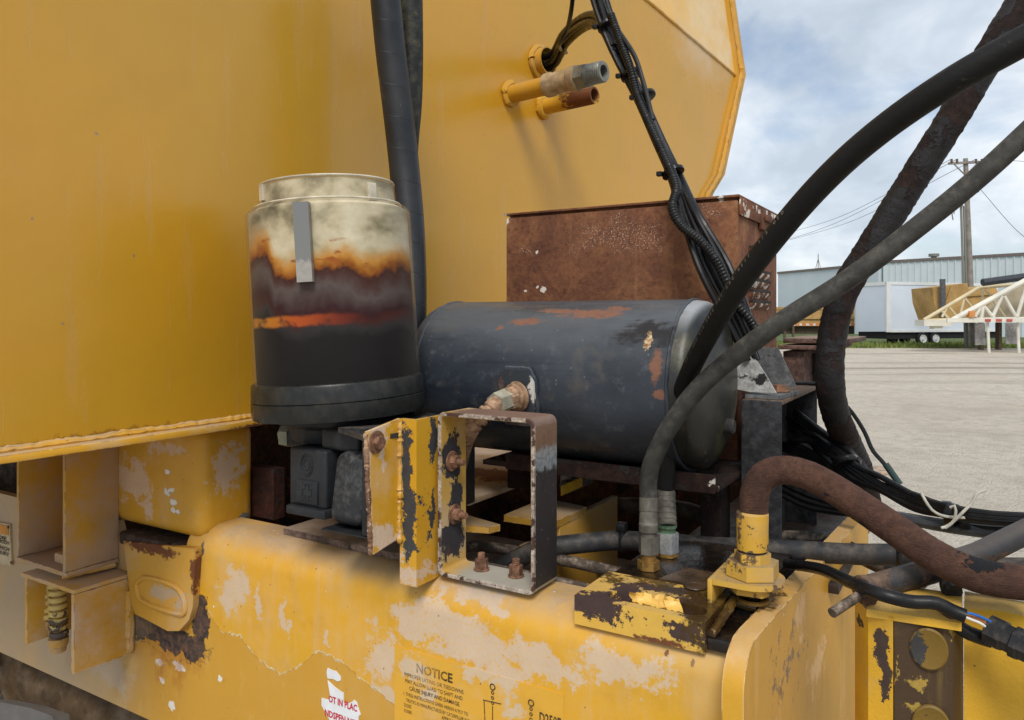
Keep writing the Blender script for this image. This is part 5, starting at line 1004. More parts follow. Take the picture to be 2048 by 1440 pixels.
# printed characters along the black hose
bm = BM(); M_print = simple('hose_print', (0.17, 0.16, 0.14), 0.7, 0, 0.3, 200)
txt = '1P / USD 410 380C PSI 28C 0517  1/2 USD '; 
lens_ = [0.0]; 
for a, b_ in zip(pa2, pa2[1:]): lens_.append(lens_[-1] + (b_ - a).length)
def along(path, lens_, s_):
    for i in range(len(path) - 1):
        if lens_[i + 1] >= s_: t_ = (s_ - lens_[i]) / max(lens_[i + 1] - lens_[i], 1e-9); return path[i].lerp(path[i + 1], t_), (path[i + 1] - path[i]).normalized()
    return path[-1], (path[-1] - path[-2]).normalized()
s_ = 0.30
for chx in txt:
    if chx != ' ':
        p, tg = along(pa2, lens_, s_); view = (-p).normalized(); view = (view - tg * view.dot(tg)).normalized(); side = tg.cross(view).normalized()
        if side.dot(fx) > 0: side = -side
        nn_ = (side * 0.80 + view * 0.6).normalized(); upv = (view * 0.80 - side * 0.6).normalized() * -1
        upv = upv - tg * upv.dot(tg); upv.normalize()
        text(bm, chx, 0.0066, p + nn_ * 0.0156 - upv * 0.003, tg, upv, 0.0002)
    s_ += 0.0084
finish(bm, 'printed_lettering', M_print, h2)
def ferrule(parent, base, axis, r, L, mat, rib=0):
    bm = BM(); prof = [(0, r * 0.9), (0.003, r)]
    if rib:
        for i in range(rib): prof += [(L * (0.1 + 0.8 * i / rib), r), (L * (0.1 + 0.8 * i / rib) + 0.001, r * 0.95), (L * (0.1 + 0.8 * i / rib) + 0.003, r * 0.95), (L * (0.1 + 0.8 * i / rib) + 0.004, r)]
    prof += [(L - 0.002, r), (L, r * 0.92)]
    lathe(bm, base, axis, prof, 24); return finish(bm, 'ferrule', mat, parent, 30)
zu = Vector((0, 0, 1)); q = oZ(1297, 1136, LT); top1 = D(1297, 992, 1.25); x1_ = Vector((q.x, q.y, 0))
def zat(px, py, d): return D(px, py, d).z
zz = [zat(1297, y_, 1.248) for y_ in (1136, 1112, 1090, 1066, 1052, 995)]
bm = BM(); hexa(bm, Vector((q.x, q.y, LT - 0.001)), zu, 0.0185, 0.014, 0.002); finish(bm, 'adapter', M_brass, h1)
bm = BM(); cyl(bm, Vector((q.x, q.y, LT + 0.012)), Vector((q.x, q.y, zz[2])), 0.0125, 18); finish(bm, 'thread', M_brass, h1)
bm = BM(); hexa(bm, Vector((q.x, q.y, zz[2] - 0.01)), zu, 0.0165, 0.028, 0.002, 0.1); lathe(bm, Vector((q.x, q.y, zz[2] + 0.018)), zu, [(0, 0.0125), (0.006, 0.0125), (0.008, 0.0155), (0.02, 0.0155), (0.024, 0.012)], 20); finish(bm, 'swivel_nut', M_ferr, h1)
ferrule(h1, Vector((q.x, q.y, zz[4] - 0.006)), pa1[0] - Vector((q.x, q.y, zz[4] - 0.006)) + zu * 0.012, 0.0150, 0.055, M_ferr, 2)
q = oZ(1334, 1110, LT); Q = Vector((q.x, q.y, 0)); dq = 1.326
z_ = [zat(1334, y_, dq) for y_ in (1118, 1096, 1060, 1046, 972)]
bm = BM(); hexa(bm, Q + zu * (LT - 0.001), zu, 0.019, 0.013, 0.002); finish(bm, 'adapter', M_brass, h2)
bm = BM(); prof = []
for i in range(12): prof.append((i * 0.0022, 0.0148 if i % 2 else 0.0135))
lathe(bm, Q + zu * (LT + 0.011), zu, prof, 20); finish(bm, 'thread', M_brass, h2)
bm = BM(); hexa(bm, Q + zu * z_[1], zu, 0.0195, 0.034, 0.0025, 0.25); finish(bm, 'swivel_nut', M_steel, h2)
bm = BM(); lathe(bm, Q + zu * (z_[2] - 0.002), zu, [(0, 0.0145), (0.012, 0.0145), (0.013, 0.017), (0.017, 0.017)], 20); finish(bm, 'green_neck', simple('green_zinc', (0.15, 0.25, 0.16), 0.35, 0.6, 0.3, 40), h2)
ferrule(h2, Q + zu * (z_[3]), pa2[0] - (Q + zu * z_[3]) + zu * 0.004, 0.0172, 0.062, M_ferr, 5)
# thick red-rust hose with yellow collar
p4 = [(1507, 1022, 1.10), (1510, 985, 1.10), (1528, 952, 1.098), (1566, 940, 1.09), (1620, 952, 1.07), (1690, 992, 1.03), (1780, 1052, 0.985), (1870, 1112, 0.95), (1960, 1152, 0.92), (2080, 1170, 0.9)]
h4, pa4 = hose('return_hose', 'fat rust-red braided hose bending out of the yellow collar', p4, 0.0205, M_hosered, wob=0.012, seg=28)
M_col = yellow('collar_yellow', dust=0.35, up=0.5, dots=0.4, rough=0.5, chips=0.5, base=(0.56, 0.33, 0.04), chipcol=(0.07, 0.045, 0.025))
cq = D(1505, 1095, 1.1); CQ = Vector((cq.x, cq.y, 0)); zc_ = lambda y_: -(y_ - HY) / F * 1.1
bm = BM(); lathe(bm, CQ + zu * zc_(1098), zu, [(0, 0.0215), (0.003, 0.022), (0.045, 0.0225), (0.052, 0.0225), (0.055, 0.0195)], 28); finish(bm, 'collar', M_col, h4)
bm = BM(); lathe(bm, CQ + zu * zc_(1104), zu, [(0, 0.02), (0.005, 0.02)], 28); finish(bm, 'groove_ring', M_dark, h4)
M_nut = yellow('nut_yellow', edge=0.7, dust=0.6, up=0.8, dots=0.3, rough=0.6, chips=0.55, base=(0.56, 0.34, 0.05), dustcol=(0.4, 0.3, 0.18), chipcol=(0.08, 0.05, 0.025))
bm = BM(); hexa(bm, CQ + zu * zc_(1122), zu, 0.0255, 0.014, 0.002, 0.15); hexa(bm, CQ + zu * (zc_(1122) - 0.020), zu, 0.038, 0.021, 0.003, 0.55); finish(bm, 'lock_nut', M_nut, h4)
zpl = zc_(1122) - 0.021
bm = BM(); o_ = []
for i in range(13): a = R(-90 + 180 * i / 12); o_.append(CQ + fx * 0 + Vector((math.cos(a) * 0.045, math.sin(a) * 0.045, zpl - 0.008)))
o_ += [CQ + Vector((-0.045, 0.045, zpl - 0.008)), CQ + Vector((-0.045, -0.045, zpl - 0.008))]
prism(bm, o_, zu * 0.0078, 0.0015); finish(bm, 'bent_plate', M_nut, h4)
bm = BM(); bx(bm, CQ.x - 0.053, CQ.x - 0.0452, CQ.y - 0.045, CQ.y + 0.045, LT - 0.001, zpl - 0.001, 0.002); finish(bm, 'bent_leg', M_nut, h4)
bm = BM(); hexa(bm, CQ + zu * (zpl - 0.021), zu, 0.035, 0.0125, 0.003, 0.1); finish(bm, 'under_nut', M_nut, h4)
bm = BM(); cyl(bm, CQ + zu * (LT - 0.005), CQ + zu * (zpl - 0.02), 0.012, 16); finish(bm, 'stem', M_oil, h4)
# horizontal hose along the frame
p5 = [(960, 1165, 1.44), (1000, 1138, 1.43), (1045, 1112, 1.41), (1090, 1096, 1.40), (1150, 1088, 1.40), (1230, 1081, 1.41), (1300, 1084, 1.415), (1420, 1093, 1.40), (1560, 1100, 1.34), (1700, 1108, 1.29), (1830, 1112, 1.24), (1960, 1135, 1.2), (2080, 1140, 1.15)]
h5, pa5 = hose('frame_hose', 'long black rubber hose lying level behind the yellow collar', p5, 0.0178, simple('hose_dull', (0.022, 0.0235, 0.0255), 0.55, 0, 0.3, 14, dust=0.25, bumpd=0.0005))
for px, py, d in ((1245, 1081, 1.411),):
    bm = BM(); p = D(px, py, d); tg = Vector((0.9, -0.2, 0)).normalized(); lathe(bm, p - tg * 0.008, tg, [(0, 0.0185), (0.001, 0.0205), (0.015, 0.0205), (0.016, 0.0185)], 20); bx(bm, p.x - 0.009, p.x + 0.009, p.y - 0.012, p.y + 0.004, p.z + 0.018, p.z + 0.034, 0.002); finish(bm, 'hose_clip', M_cable, h5)
for px, dx_ in ((1808, 0.0225), (1834, 0.0245)):
    bm = BM(); p = D(px, 1111, 1.25); tg = Vector((0.86, -0.5, 0)).normalized(); lathe(bm, p - tg * 0.009, tg, [(0, 0.019), (0.002, dx_), (0.016, dx_), (0.018, 0.019)], 24); finish(bm, 'coupling_ring', M_cable, h5)
h5b, _ = hose('frame_hose', 'second black hose dipping behind the long level hose near the channel post', [(1540, 1076, 1.62), (1620, 1078, 1.56), (1680, 1090, 1.5), (1760, 1130, 1.42), (1850, 1160, 1.35)], 0.016, M_black)
h5c, _ = hose('frame_hose', 'thin black hose sagging below the level hose beside the gusset plate', [(1180, 1120, 1.6), (1200, 1140, 1.58), (1250, 1158, 1.52), (1300, 1145, 1.48)], 0.006, M_cable)
h5d, _ = hose('frame_hose', 'dusty grey hose half lost in the dark under the air tank', [(1230, 1010, 1.9), (1300, 1012, 1.85), (1380, 1022, 1.8), (1430, 1050, 1.75), (1460, 1090, 1.7)], 0.019, simple('hose_dim', (0.05, 0.045, 0.04), 0.8, 0, 0.3, 10, dust=0.5))
# black wrapped hoses against the tank wall
k = NM('wrapped_hose'); n1 = k.noise(10, 6, 0.6); x, y, z = k.xyz()
sv2 = k.M('FRACT', k.M('ADD', k.M('MULTIPLY', z, 14.5), k.M('MULTIPLY', k.M('ADD', x, y), 2.2))); seam = k.mr(sv2, 0.0, 0.03, 1, 0)
c = k.mix(k.mr(n1, 0.3, 0.7), (0.012, 0.0135, 0.016), (0.024, 0.026, 0.03)); ch_ = k.mr(k.noise(36, 6, 0.7, stretch=(1, 1, 0.25)), 0.62, 0.70); c = k.mix(k.M('MULTIPLY', ch_, 0.5), c, (0.22, 0.21, 0.18)); c = k.mix(seam, c, (0.006, 0.006, 0.007))
M_wrap = k.done(c, k.mr(n1, 0.3, 0.7, 0.3, 0.5), 0, k.bump(k.M('ADD', seam, k.noise(20, 4)), 0.0012), 0.35)
h6, _ = hose('wrapped_hose', 'smooth black wrapped hose hanging in front of the tank wall, passing behind the filter', [(766, -60, 1.72), (780, 90, 1.73), (797, 230, 1.74), (811, 360, 1.74), (820, 480, 1.72), (822, 600, 1.68), (818, 720, 1.64), (800, 860, 1.6)], 0.0345, M_wrap, seg=28)
k2 = M_wrap
h7, _ = hose('wrapped_hose', 'scuffed black hose hanging just behind the wrapped hose', [(820, -60, 1.82), (822, 90, 1.82), (820, 200, 1.82), (812, 300, 1.82), (808, 420, 1.8), (812, 560, 1.77), (815, 720, 1.72), (815, 860, 1.68)], 0.0292, simple('hose_scuffed', (0.014, 0.0155, 0.0145), 0.55, 0, 0.4, 30, dust=0.5, bumpd=0.0015, bs=50, dustcol=(0.2, 0.19, 0.12)), seg=24)
# ================================================================== cables over the box
cb = root('cable_bundle', 'tied bundle of black cables and ribbed loom hanging across the front of the rusty box', 'cable bundle', D(1205, 20, 1.75))
main = [(1185, -40, 1.80), (1212, 40, 1.78), (1240, 110, 1.76), (1278, 195, 1.72), (1318, 285, 1.66), (1350, 350, 1.60), (1378, 430, 1.52), (1425, 540, 1.45), (1480, 650, 1.43), (1510, 720, 1.43)]
offs = [(-16, 0), (-7, .012), (2, -.006), (10, .008), (16, 0.0), (6, 0.02)]
for i, (o1, od) in enumerate(offs):
    sp2 = [0.9, 0.8, 0.75, 0.6, 0.45, 0.5, 1.1, 1.4, 1.2, 1.2]
    pts = [(px + o1 * sp2[j] + random.uniform(-3, 3), py, d + od * 0.5 + random.uniform(-.004, .004)) for j, (px, py, d) in enumerate(main)]
    if i in (3, 4): pts = pts[:6] + [(1392 + 6 * (i - 3), 430, 1.5), (1440 + 12 * (i - 3), 520, 1.46), (1470 + 16 * (i - 3), 600, 1.43), (1505 + 6 * (i - 3), 680, 1.42)]
    bm = BM(); sweep(bm, resample(hose_path(pts), 0.01), 0.0058 if i % 2 else 0.0068, 10); finish(bm, 'cable', M_cable, cb)
loom = [(1222, 30, 1.75), (1238, 75, 1.73), (1262, 140, 1.70), (1275, 190, 1.68), (1300, 250, 1.63), (1328, 310, 1.58), (1352, 372, 1.53), (1345, 415, 1.5), (1362, 450, 1.48), (1400, 482, 1.45), (1432, 520, 1.43), (1452, 560, 1.42), (1475, 610, 1.42), (1500, 640, 1.42), (1525, 685, 1.42)]
bm = BM(); sweep(bm, resample(hose_path(loom), 0.0022), lambda i, n, s_: 0.0098 if (s_ % 0.0068) < 0.0036 else 0.0080, 14); finish(bm, 'ribbed_loom', M_cable, cb, 50)
bm = BM(); sweep(bm, resample(hose_path([(1232, 55, 1.74), (1268, 110, 1.7), (1285, 160, 1.68), (1296, 200, 1.66), (1305, 240, 1.64)]), 0.01), 0.0055, 10); finish(bm, 'cable', M_cable, cb)
for i in range(5):
    bm = BM(); st_ = oW(1078, 126); ca_, sa_ = math.cos(i * 1.256), math.sin(i * 1.256); ov3 = lambda q: Vector((ca_ * q * 0.3, ca_ * q * 0.8, sa_ * q))
    sweep(bm, resample(smooth([st_ + NW * (L1 - 0.06) + ov3(.02), st_ + NW * (L1 + 0.02) + ov3(.02), D(1130, 78, 2.28) + ov3(.018), D(1165, 46, 2.1) + ov3(.017), D(1195, 38, 1.9) + ov3(.015), D(1213, 58, 1.80) + ov3(.014), D(1232, 100, 1.765) + ov3(.012)], 10), 0.012), 0.0088, 10); finish(bm, 'cable', M_cable, cb)
bm = BM(); sweep(bm, resample(smooth([oW(1108, 112) + NW * 0.05, D(1118, 92, 2.2), D(1135, 55, 2.1), D(1144, 10, 2.0), D(1148, -50, 1.95)], 10), 0.012), 0.0062, 8); finish(bm, 'cable', M_cable, cb)
for px, py, d, a in ((1215, 52, 1.775, 0), (1290, 193, 1.705, 0), (1346, 345, 1.60, 0), (1262, 150, 1.74, 0)):
    c = D(px, py, d); tg = (D(px + 30, py + 70, d - 0.03) - c).normalized(); bm = BM(); dd, uu, vv_ = frame_of(tg)
    lathe(bm, c - tg * 0.0045, tg, [(0, 0.0225), (0.001, 0.0245), (0.008, 0.0245), (0.009, 0.0225)], 16)
    hd = c - fx * 0.026 + Vector((0, -0.006, -0.004)); bx(bm, hd.x - 0.006, hd.x + 0.006, hd.y - 0.006, hd.y + 0.006, hd.z - 0.005, hd.z + 0.005, 0.0015); finish(bm, 'cable_tie', M_cable, cb)
# ================================================================== cable harness leaving the post
hn = root('wire_harness', 'tangle of black cables looping out of the channel post towards the right', 'wire harness', D(1600, 880, 1.6))
rnd = random.Random(3)
st0 = [(1575, 835, 1.66), (1580, 850, 1.64), (1585, 862, 1.66), (1590, 872, 1.63), (1585, 840, 1.68), (1580, 880, 1.62), (1595, 846, 1.70), (1588, 826, 1.7)]
for i, s0 in enumerate(st0):
    e = i * 5 - 14
    rj = lambda: rnd.uniform(-9, 9)
    pts = [s0, (1640, 890 + e * .6 + rj(), 1.55), (1700, 935 + e * .8 + rj(), 1.48), (1760, 968 + e * .9 + rj(), 1.42), (1830, 1000 + e * 0.8 + rj(), 1.36), (1900, 1022 + e * 0.6, 1.30), (1980, 1034 + e * .5, 1.25), (2080, 1040 + e * .5, 1.2)]
    bm = BM(); sweep(bm, resample(hose_path(pts), 0.012), rnd.uniform(0.0042, 0.0066), 8); finish(bm, 'cable', M_cable, hn)
for i, (lx, ly) in enumerate(((1732, 944), (1724, 930), (1700, 915))):
    pts = [(1590, 822 + 8 * i, 1.62), (1650, 868 + 6 * i, 1.55), (1705, 908 + 4 * i, 1.49), (lx, ly, 1.47), (lx - 22, ly + 3, 1.48), (1660, 925 + 4 * i, 1.53), (1600, 895 + 6 * i, 1.6), (1565, 888 + 5 * i, 1.66)]
    bm = BM(); sweep(bm, resample(hose_path(pts), 0.01), 0.0068, 10); finish(bm, 'cable_loop', M_cable, hn)
for i in range(3):
    pts = [(1565, 965 + 12 * i, 1.6), (1620, 990 + 12 * i, 1.55), (1700, 1015 + 6 * i, 1.48), (1790, 1030 + 5 * i, 1.40), (1880, 1045 + 3 * i, 1.33), (1980, 1058, 1.27), (2080, 1062, 1.22)]
    bm = BM(); sweep(bm, resample(hose_path(pts), 0.012), 0.0075, 8); finish(bm, 'cable', M_cable, hn)
bm = BM(); sweep(bm, resample(hose_path([(1740, 1020, 1.42), (1830, 1042, 1.36), (1920, 1058, 1.3), (2000, 1066, 1.26), (2090, 1062, 1.2)]), 0.012), 0.0098, 10); finish(bm, 'grey_cable', simple('grey_cable', (0.05, 0.055, 0.06), 0.4, 0, 0.15, 20), hn)
for px, py, d in ((1893, 1010, 1.31), (1930, 1050, 1.29)):
    bm = BM(); c = D(px, py, d); bx(bm, c.x - 0.008, c.x + 0.008, c.y - 0.008, c.y + 0.008, c.z - 0.006, c.z + 0.006, 0.002); finish(bm, 'cable_tie_head', M_cable, hn)
bm = BM(); c = D(1905, 1030, 1.3); tg = Vector((0.9, -0.4, -0.05)).normalized(); lathe(bm, c - tg * 0.006, tg, [(0, 0.020), (0.012, 0.020)], 14); finish(bm, 'cable_tie', M_cable, hn)
M_ww = simple('white_wire', (0.42, 0.40, 0.34), 0.6, 0, 0.25, 40)
wwr = root('white_wire', 'loose pale wire knotted around the black cables, its bare end curling up', 'wire', D(1900, 1050, 1.28))
for pts in ([(1842, 985, 1.3), (1856, 1010, 1.29), (1872, 1026, 1.28), (1900, 1034, 1.28), (1960, 1035, 1.27), (2020, 1030, 1.25), (2080, 1026, 1.22)], [(1882, 1056, 1.27), (1895, 1052, 1.27), (1910, 1040, 1.27), (1930, 1020, 1.27), (1945, 1005, 1.27), (1952, 988, 1.27), (1960, 984, 1.27), (1972, 980, 1.27)], [(1900, 1015, 1.27), (1910, 1012, 1.265), (1911, 1030, 1.262), (1905, 1045, 1.265), (1890, 1056, 1.27)]):
    bm = BM(); sweep(bm, resample(hose_path(pts), 0.008), 0.0025, 8); finish(bm, 'strand', M_ww, wwr)
tw = root('lead_wire', 'thin single black wire arcing down over the gravel with a green sleeve on its end', 'wire', D(1592, 766, 1.62))
bm = BM(); sweep(bm, resample(hose_path([(1590, 766, 1.62), (1630, 768, 1.6), (1662, 784, 1.57), (1700, 820, 1.53), (1728, 862, 1.5), (1745, 900, 1.48), (1768, 927, 1.46), (1800, 968, 1.44)]), 0.01), 0.0042, 8); finish(bm, 'wire', M_cable, tw)
bm = BM(); sweep(bm, [D(1771, 928, 1.459), D(1785, 948, 1.45), D(1800, 969, 1.44)], 0.0062, 10); finish(bm, 'sleeve', simple('green_sleeve', (0.03, 0.06, 0.055), 0.5), tw)
# ================================================================== ball valve under the tank
bv = root('ball_valve', 'small ball valve with yellow lever handle under the air tank', 'valve', D(1130, 970, 1.62))
bm = BM(); cyl(bm, D(1133, 985, 1.62), D(1131, 925, 1.62), 0.013, 16, 0.003); finish(bm, 'stem', M_boltgrey, bv)
bm = BM(); a, b_ = D(1128, 975, 1.60), D(1178, 955, 1.66); cyl(bm, a, b_, 0.015, 16, 0.003); finish(bm, 'body', M_ferr, bv)
bm = BM(); a, b_ = D(1122, 982, 1.55), D(1165, 965, 1.60); dd_ = (b_ - a).normalized(); prism(bm, [a + zu * 0.010, b_ + zu * 0.011, b_ - zu * 0.008, a - zu * 0.010], fwd * 0.006, 0.003); finish(bm, 'handle', simple('handle_yellow', (0.6, 0.36, 0.03), 0.4, 0, 0.15, 60), bv)
# ================================================================== articulation hitch at the right
def hk(name, **kw): return yellow(name, **kw)
tH = 1.05; lH0, lH1 = oT(1705, 1300, tH).x, oT(1925, 1300, tH).x
zH = -0.352
M_hit = yellow('hitch_yellow', edge=0.7, dust=0.3, up=0.7, dots=0.5, rough=0.42, base=(0.62, 0.37, 0.03), bumpk=3.0, dustcol=(0.42, 0.32, 0.18), cns=50, cna=0.5,
    chipb=[BT(1762, 1290, 14, 40, tH - 0.0, 0.04), BT(1772, 1350, 10, 55, tH, 0.04), BT(1712, 1255, 8, 12, tH, 0.1)], chipcol=(0.03, 0.018, 0.014))
M_hb = yellow('hitch_brown', dust=0.2, up=0.2, dots=0.3, rough=0.6, base=(0.055, 0.033, 0.017), bumpk=2.5, dustcol=(0.4, 0.27, 0.05), streak=0.25, dns=70, dustb=[BT(1835, 1370, 26, 18, tH), BT(1903, 1270, 9, 26, tH), BT(1830, 1415, 34, 12, tH), BT(1795, 1340, 3, 50, tH)])
ht = root('hitch_casting', 'yellow hitch casting with worn brown face and round boss, below the rust-red hose', 'hitch casting', (lH0 + 0.1, 1.15, -0.9))
lm = oT(1787, 1300, tH).x
bm = BM(); prism(bm, [Vector((x_, y_, -0.95)) for x_, y_ in [(lH0 - 0.002, 1.09), (lH0 + 0.018, 1.052), (lm, 1.043), (lm + 0.0005, 1.12), (lH0, 1.12)]], (0, 0, 0.95 - 0.3700), 0.009, 3); finish(bm, 'corner_block', M_hit, ht)
bm = BM(); prism(bm, [Vector((x_, y_, -0.95)) for x_, y_ in [(lm + 0.001, 1.046), (lH1 - 0.01, 1.062), (lH1, 1.09), (lH1, 1.12), (lm + 0.001, 1.12)]], (0, 0, 0.95 - 0.3745), 0.004, 3); finish(bm, 'worn_face', M_hb, ht)
bm = BM(); prism(bm, [Vector((lH0 + 0.017, y_, z_)) for y_, z_ in [(1.042, -0.374), (1.0435, -0.365), (1.056, -0.354), (1.09, -0.350), (1.115, -0.352), (1.115, -0.374)]], (lH1 - lH0 - 0.018, 0.010, 0), 0.007, 3); finish(bm, 'top_skin', M_hit, ht)
M_bs = yellow('boss_olive', dust=0.1, up=0.2, dots=0.3, rough=0.55, base=(0.16, 0.1, 0.016), bumpk=2, cns=60, chipb=[BT(1835, 1300, 14, 34, 1.044, 0.05)], chipcol=(0.02, 0.02, 0.02))
for px, py in ((1857, 1300), (1862, 1455)):
    c = oT(px, py, 1.048); bm = BM(); lathe(bm, c + Vector((0, 0.006, 0)), (0.1, -1, 0), [(0, 0.0208), (0.0035, 0.0208), (0.0048, 0.019), (0.0042, 0.0175)], 36)
    for v in bm.verts: v.co.z = c.z + (v.co.z - c.z) * 1.22
    finish(bm, 'boss', M_bs, ht)
bm = BM(); cc = []
for i in range(9): a = R(200 - 14 * i); cc.append(Vector((lH1 + 0.12 + math.cos(a) * 0.13, 1.24 + math.sin(a) * -0.14, -0.95)))
cc = [Vector((lH1 + 0.001, 1.10, -0.95)), Vector((lH1 + 0.04, 1.115, -0.95)), Vector((lH1 + 0.09, 1.105, -0.95)), Vector((lH1 + 0.16, 1.06, -0.95)), Vector((lH1 + 0.26, 1.0, -0.95)), Vector((lH1 + 0.3, 1.11, -0.95)), Vector((lH1 + 0.16, 1.16, -0.95)), Vector((lH1 + 0.001, 1.17, -0.95))]
prism(bm, cc, (0, 0, 0.95 + zH - 0.01), 0.012, 3); finish(bm, 'saddle', M_hit, ht)
bm = BM(); sweep(bm, smooth([D(1908, 1208, 0.955), D(1898, 1192, 0.97), D(1922, 1180, 0.98), D(1960, 1178, 0.98), D(2010, 1188, 0.97), D(2080, 1200, 0.95)], 10), 0.011, 10); bmesh.ops.translate(bm, verts=bm.verts[:], vec=(0, 0, 0.014)); finish(bm, 'rubber_edge', M_black, ht)
# rusty cylinder rod across the hitch
M_rod = rusty('rod_brown', (0.05, 0.03, 0.022), (0.12, 0.072, 0.048), dark=0.3, dust=0.12, bumpd=0.0008, blackb=[(D(1800, 1155, 0.985), (0.012, 0.05, 0.04)), (D(1985, 1080, 1.02), (0.09, 0.1, 0.025))])
rd = root('steering_rod', 'brown rusted steel pipe lying over the hitch casting under the rust-red hose', 'pipe', D(1730, 1180, 1.03))
bm = BM(); sweep(bm, [D(1726, 1180, 0.96), D(1860, 1142, 1.0), D(1960, 1108, 1.025), D(2100, 1040, 1.06)], 0.0162, 22); finish(bm, 'pipe', M_rod, rd)
bm = BM(); lathe(bm, D(1722, 1182, 0.958), D(1760, 1170, 0.97) - D(1722, 1182, 0.958), [(0, 0.012), (0.002, 0.0185), (0.010, 0.0185), (0.012, 0.0165)], 20, rnd=0.05); finish(bm, 'end_collar', M_rod, rd)
bm = BM(); sweep(bm, [D(1664, 1226, 0.93), D(1726, 1186, 0.957)], 0.0062, 12); finish(bm, 'pin', M_tube, rd)
# sensor lead with broken connector
sl_ = root('sensor_lead', 'black sensor cable with exposed blue and white wires ending in a plug', 'sensor cable', D(1600, 1135, 1.2))
bm = BM(); sweep(bm, resample(hose_path([(1575, 1128, 1.25), (1640, 1138, 1.1), (1700, 1164, 0.98), (1760, 1188, 0.925), (1820, 1203, 0.915), (1870, 1206, 0.91), (1905, 1222, 0.905), (1930, 1232, 0.90)]), 0.008), 0.0083, 14); finish(bm, 'cable', M_cable, sl_)
bm = BM(); sweep(bm, resample(hose_path([(1890, 1212, 0.925), (1905, 1240, 0.92), (1930, 1262, 0.915), (1965, 1276, 0.91), (1985, 1282, 0.905)]), 0.008), 0.0085, 12); finish(bm, 'cable', M_cable, sl_)
for nm, cl, pts in (('blue', (0.02, 0.12, 0.4), [(1915, 1224, 0.90), (1945, 1228, 0.895), (1975, 1240, 0.893), (1990, 1252, 0.893)]), ('white', (0.7, 0.68, 0.62), [(1915, 1228, 0.90), (1940, 1238, 0.896), (1960, 1246, 0.894), (1978, 1258, 0.893)]), ('copper', (0.4, 0.14, 0.06), [(1930, 1232, 0.90), (1962, 1240, 0.896), (1982, 1256, 0.893), (1994, 1270, 0.893)])):
    bm = BM(); sweep(bm, resample(hose_path(pts), 0.004), 0.0016, 8); finish(bm, nm + '_wire', simple(nm + '_insulation', cl, 0.45, 0, 0.1, 30), sl_)
a, b_ = D(1985, 1262, 0.90), D(2080, 1308, 0.86); dd_ = (b_ - a).normalized(); bm = BM()
lathe(bm, a - dd_ * 0.006, dd_, [(0, 0.014), (0.002, 0.0185), (0.018, 0.0185), (0.02, 0.0165), (0.028, 0.0165), (0.03, 0.0195), (0.036, 0.0195), (0.038, 0.0175), (0.12, 0.0175)], 8); finish(bm, 'plug', simple('plug_black', (0.014, 0.015, 0.017), 0.45, 0, 0.2, 30, dust=0.15), sl_, 20)
# ================================================================== the yard
def gz(px, py): return oZ(px, py, GROUND)
k = NM('gravel'); n1 = k.noise(0.35, 6, 0.6); n2 = k.noise(6, 8, 0.7); n3 = k.noise(45, 6, 0.75); v1 = k.vor(38)
c = k.mix(k.mr(n1, 0.3, 0.7), (0.64, 0.56, 0.45), (0.72, 0.64, 0.53)); c = k.mix(k.mr(n2, 0.42, 0.66, 0, 0.75), c, (0.47, 0.415, 0.34)); c = k.mix(k.mr(v1, 0.1, 0.5, 0.5, 0), c, (0.74, 0.69, 0.61)); c = k.mix(k.mr(n3, 0.5, 0.65, 0, 0.5), c, (0.34, 0.3, 0.245))
vx = k.V('MULTIPLY', k.P, (1, 1, 1)); dv = k.V('DOT_PRODUCT', k.P, (-ST, CT, 0)); trk = k.M('MULTIPLY', k.mr(k.noise(0.5, 5, 0.6, vec=k.V('ADD', k.scale((CT, ST, 0), k.M('MULTIPLY', k.V('DOT_PRODUCT', k.P, (CT, ST, 0)), 0.12)), k.scale((-ST, CT, 0), k.M('MULTIPLY', dv, 1.5)))), 0.5, 0.62), k.mr(dv, 15, 26))
c = k.mix(k.mr(k.noise(0.9, 7, 0.65, off=(4, 9, 0)), 0.5, 0.68, 0, 0.5), c, (0.46, 0.39, 0.31)); c = k.mix(k.M('MULTIPLY', trk, 0.8), c, (0.3, 0.25, 0.19))
M_gr = k.done(c, 0.95, 0, k.bump(k.M('ADD', n3, k.M('MULTIPLY', v1, -1.0)), 0.035), 0.2)
bm = BM(); vs_ = [bm.verts.new((x_, y_, GROUND)) for x_, y_ in ((-600, -600), (900, -600), (900, 900), (-600, 900))]; bm.faces.new(vs_); g = finish(bm, 'ground', M_gr); g['kind'] = 'structure'
# lawn strip and weeds
M_gs = simple('turf', (0.075, 0.10, 0.03), 0.9, 0, 0.4, 1.5)
bm = BM(); prism(bm, [W(x_, y_, GROUND + 0.004) for x_, y_ in [(12, 39.8), (20, 40), (28, 39.2), (48, 38.4), (80, 90), (20, 110)]], (0, 0, 0.01)); tf = finish(bm, 'turf_strip', M_gs); tf['kind'] = 'structure'
k = NM('weeds'); M_wd = k.done(k.mix(k.noise(0.9, 4), (0.09, 0.15, 0.03), (0.24, 0.26, 0.075)), 0.8, spec=0.2)
bm = BM(); rg = random.Random(11)
for i in range(9000):
    x_ = rg.uniform(14, 36); y_ = rg.triangular(39.3, 46, 40.2); hgt_ = rg.uniform(0.08, 0.30) * (1.6 if rg.random() < 0.07 else 1); p = W(x_, y_ , GROUND); a = rg.uniform(0, 6.3); wv = Vector((math.cos(a), math.sin(a), 0)) * rg.uniform(0.02, 0.05); ln = Vector((rg.uniform(-.12, .12), rg.uniform(-.12, .12), hgt_))
    bm.faces.new([bm.verts.new(p - wv), bm.verts.new(p + wv), bm.verts.new(p + ln)])
tag(finish(bm, 'tall_grass', M_wd), 'strip of tall green weeds along the far edge of the gravel', 'grass', kind='stuff')
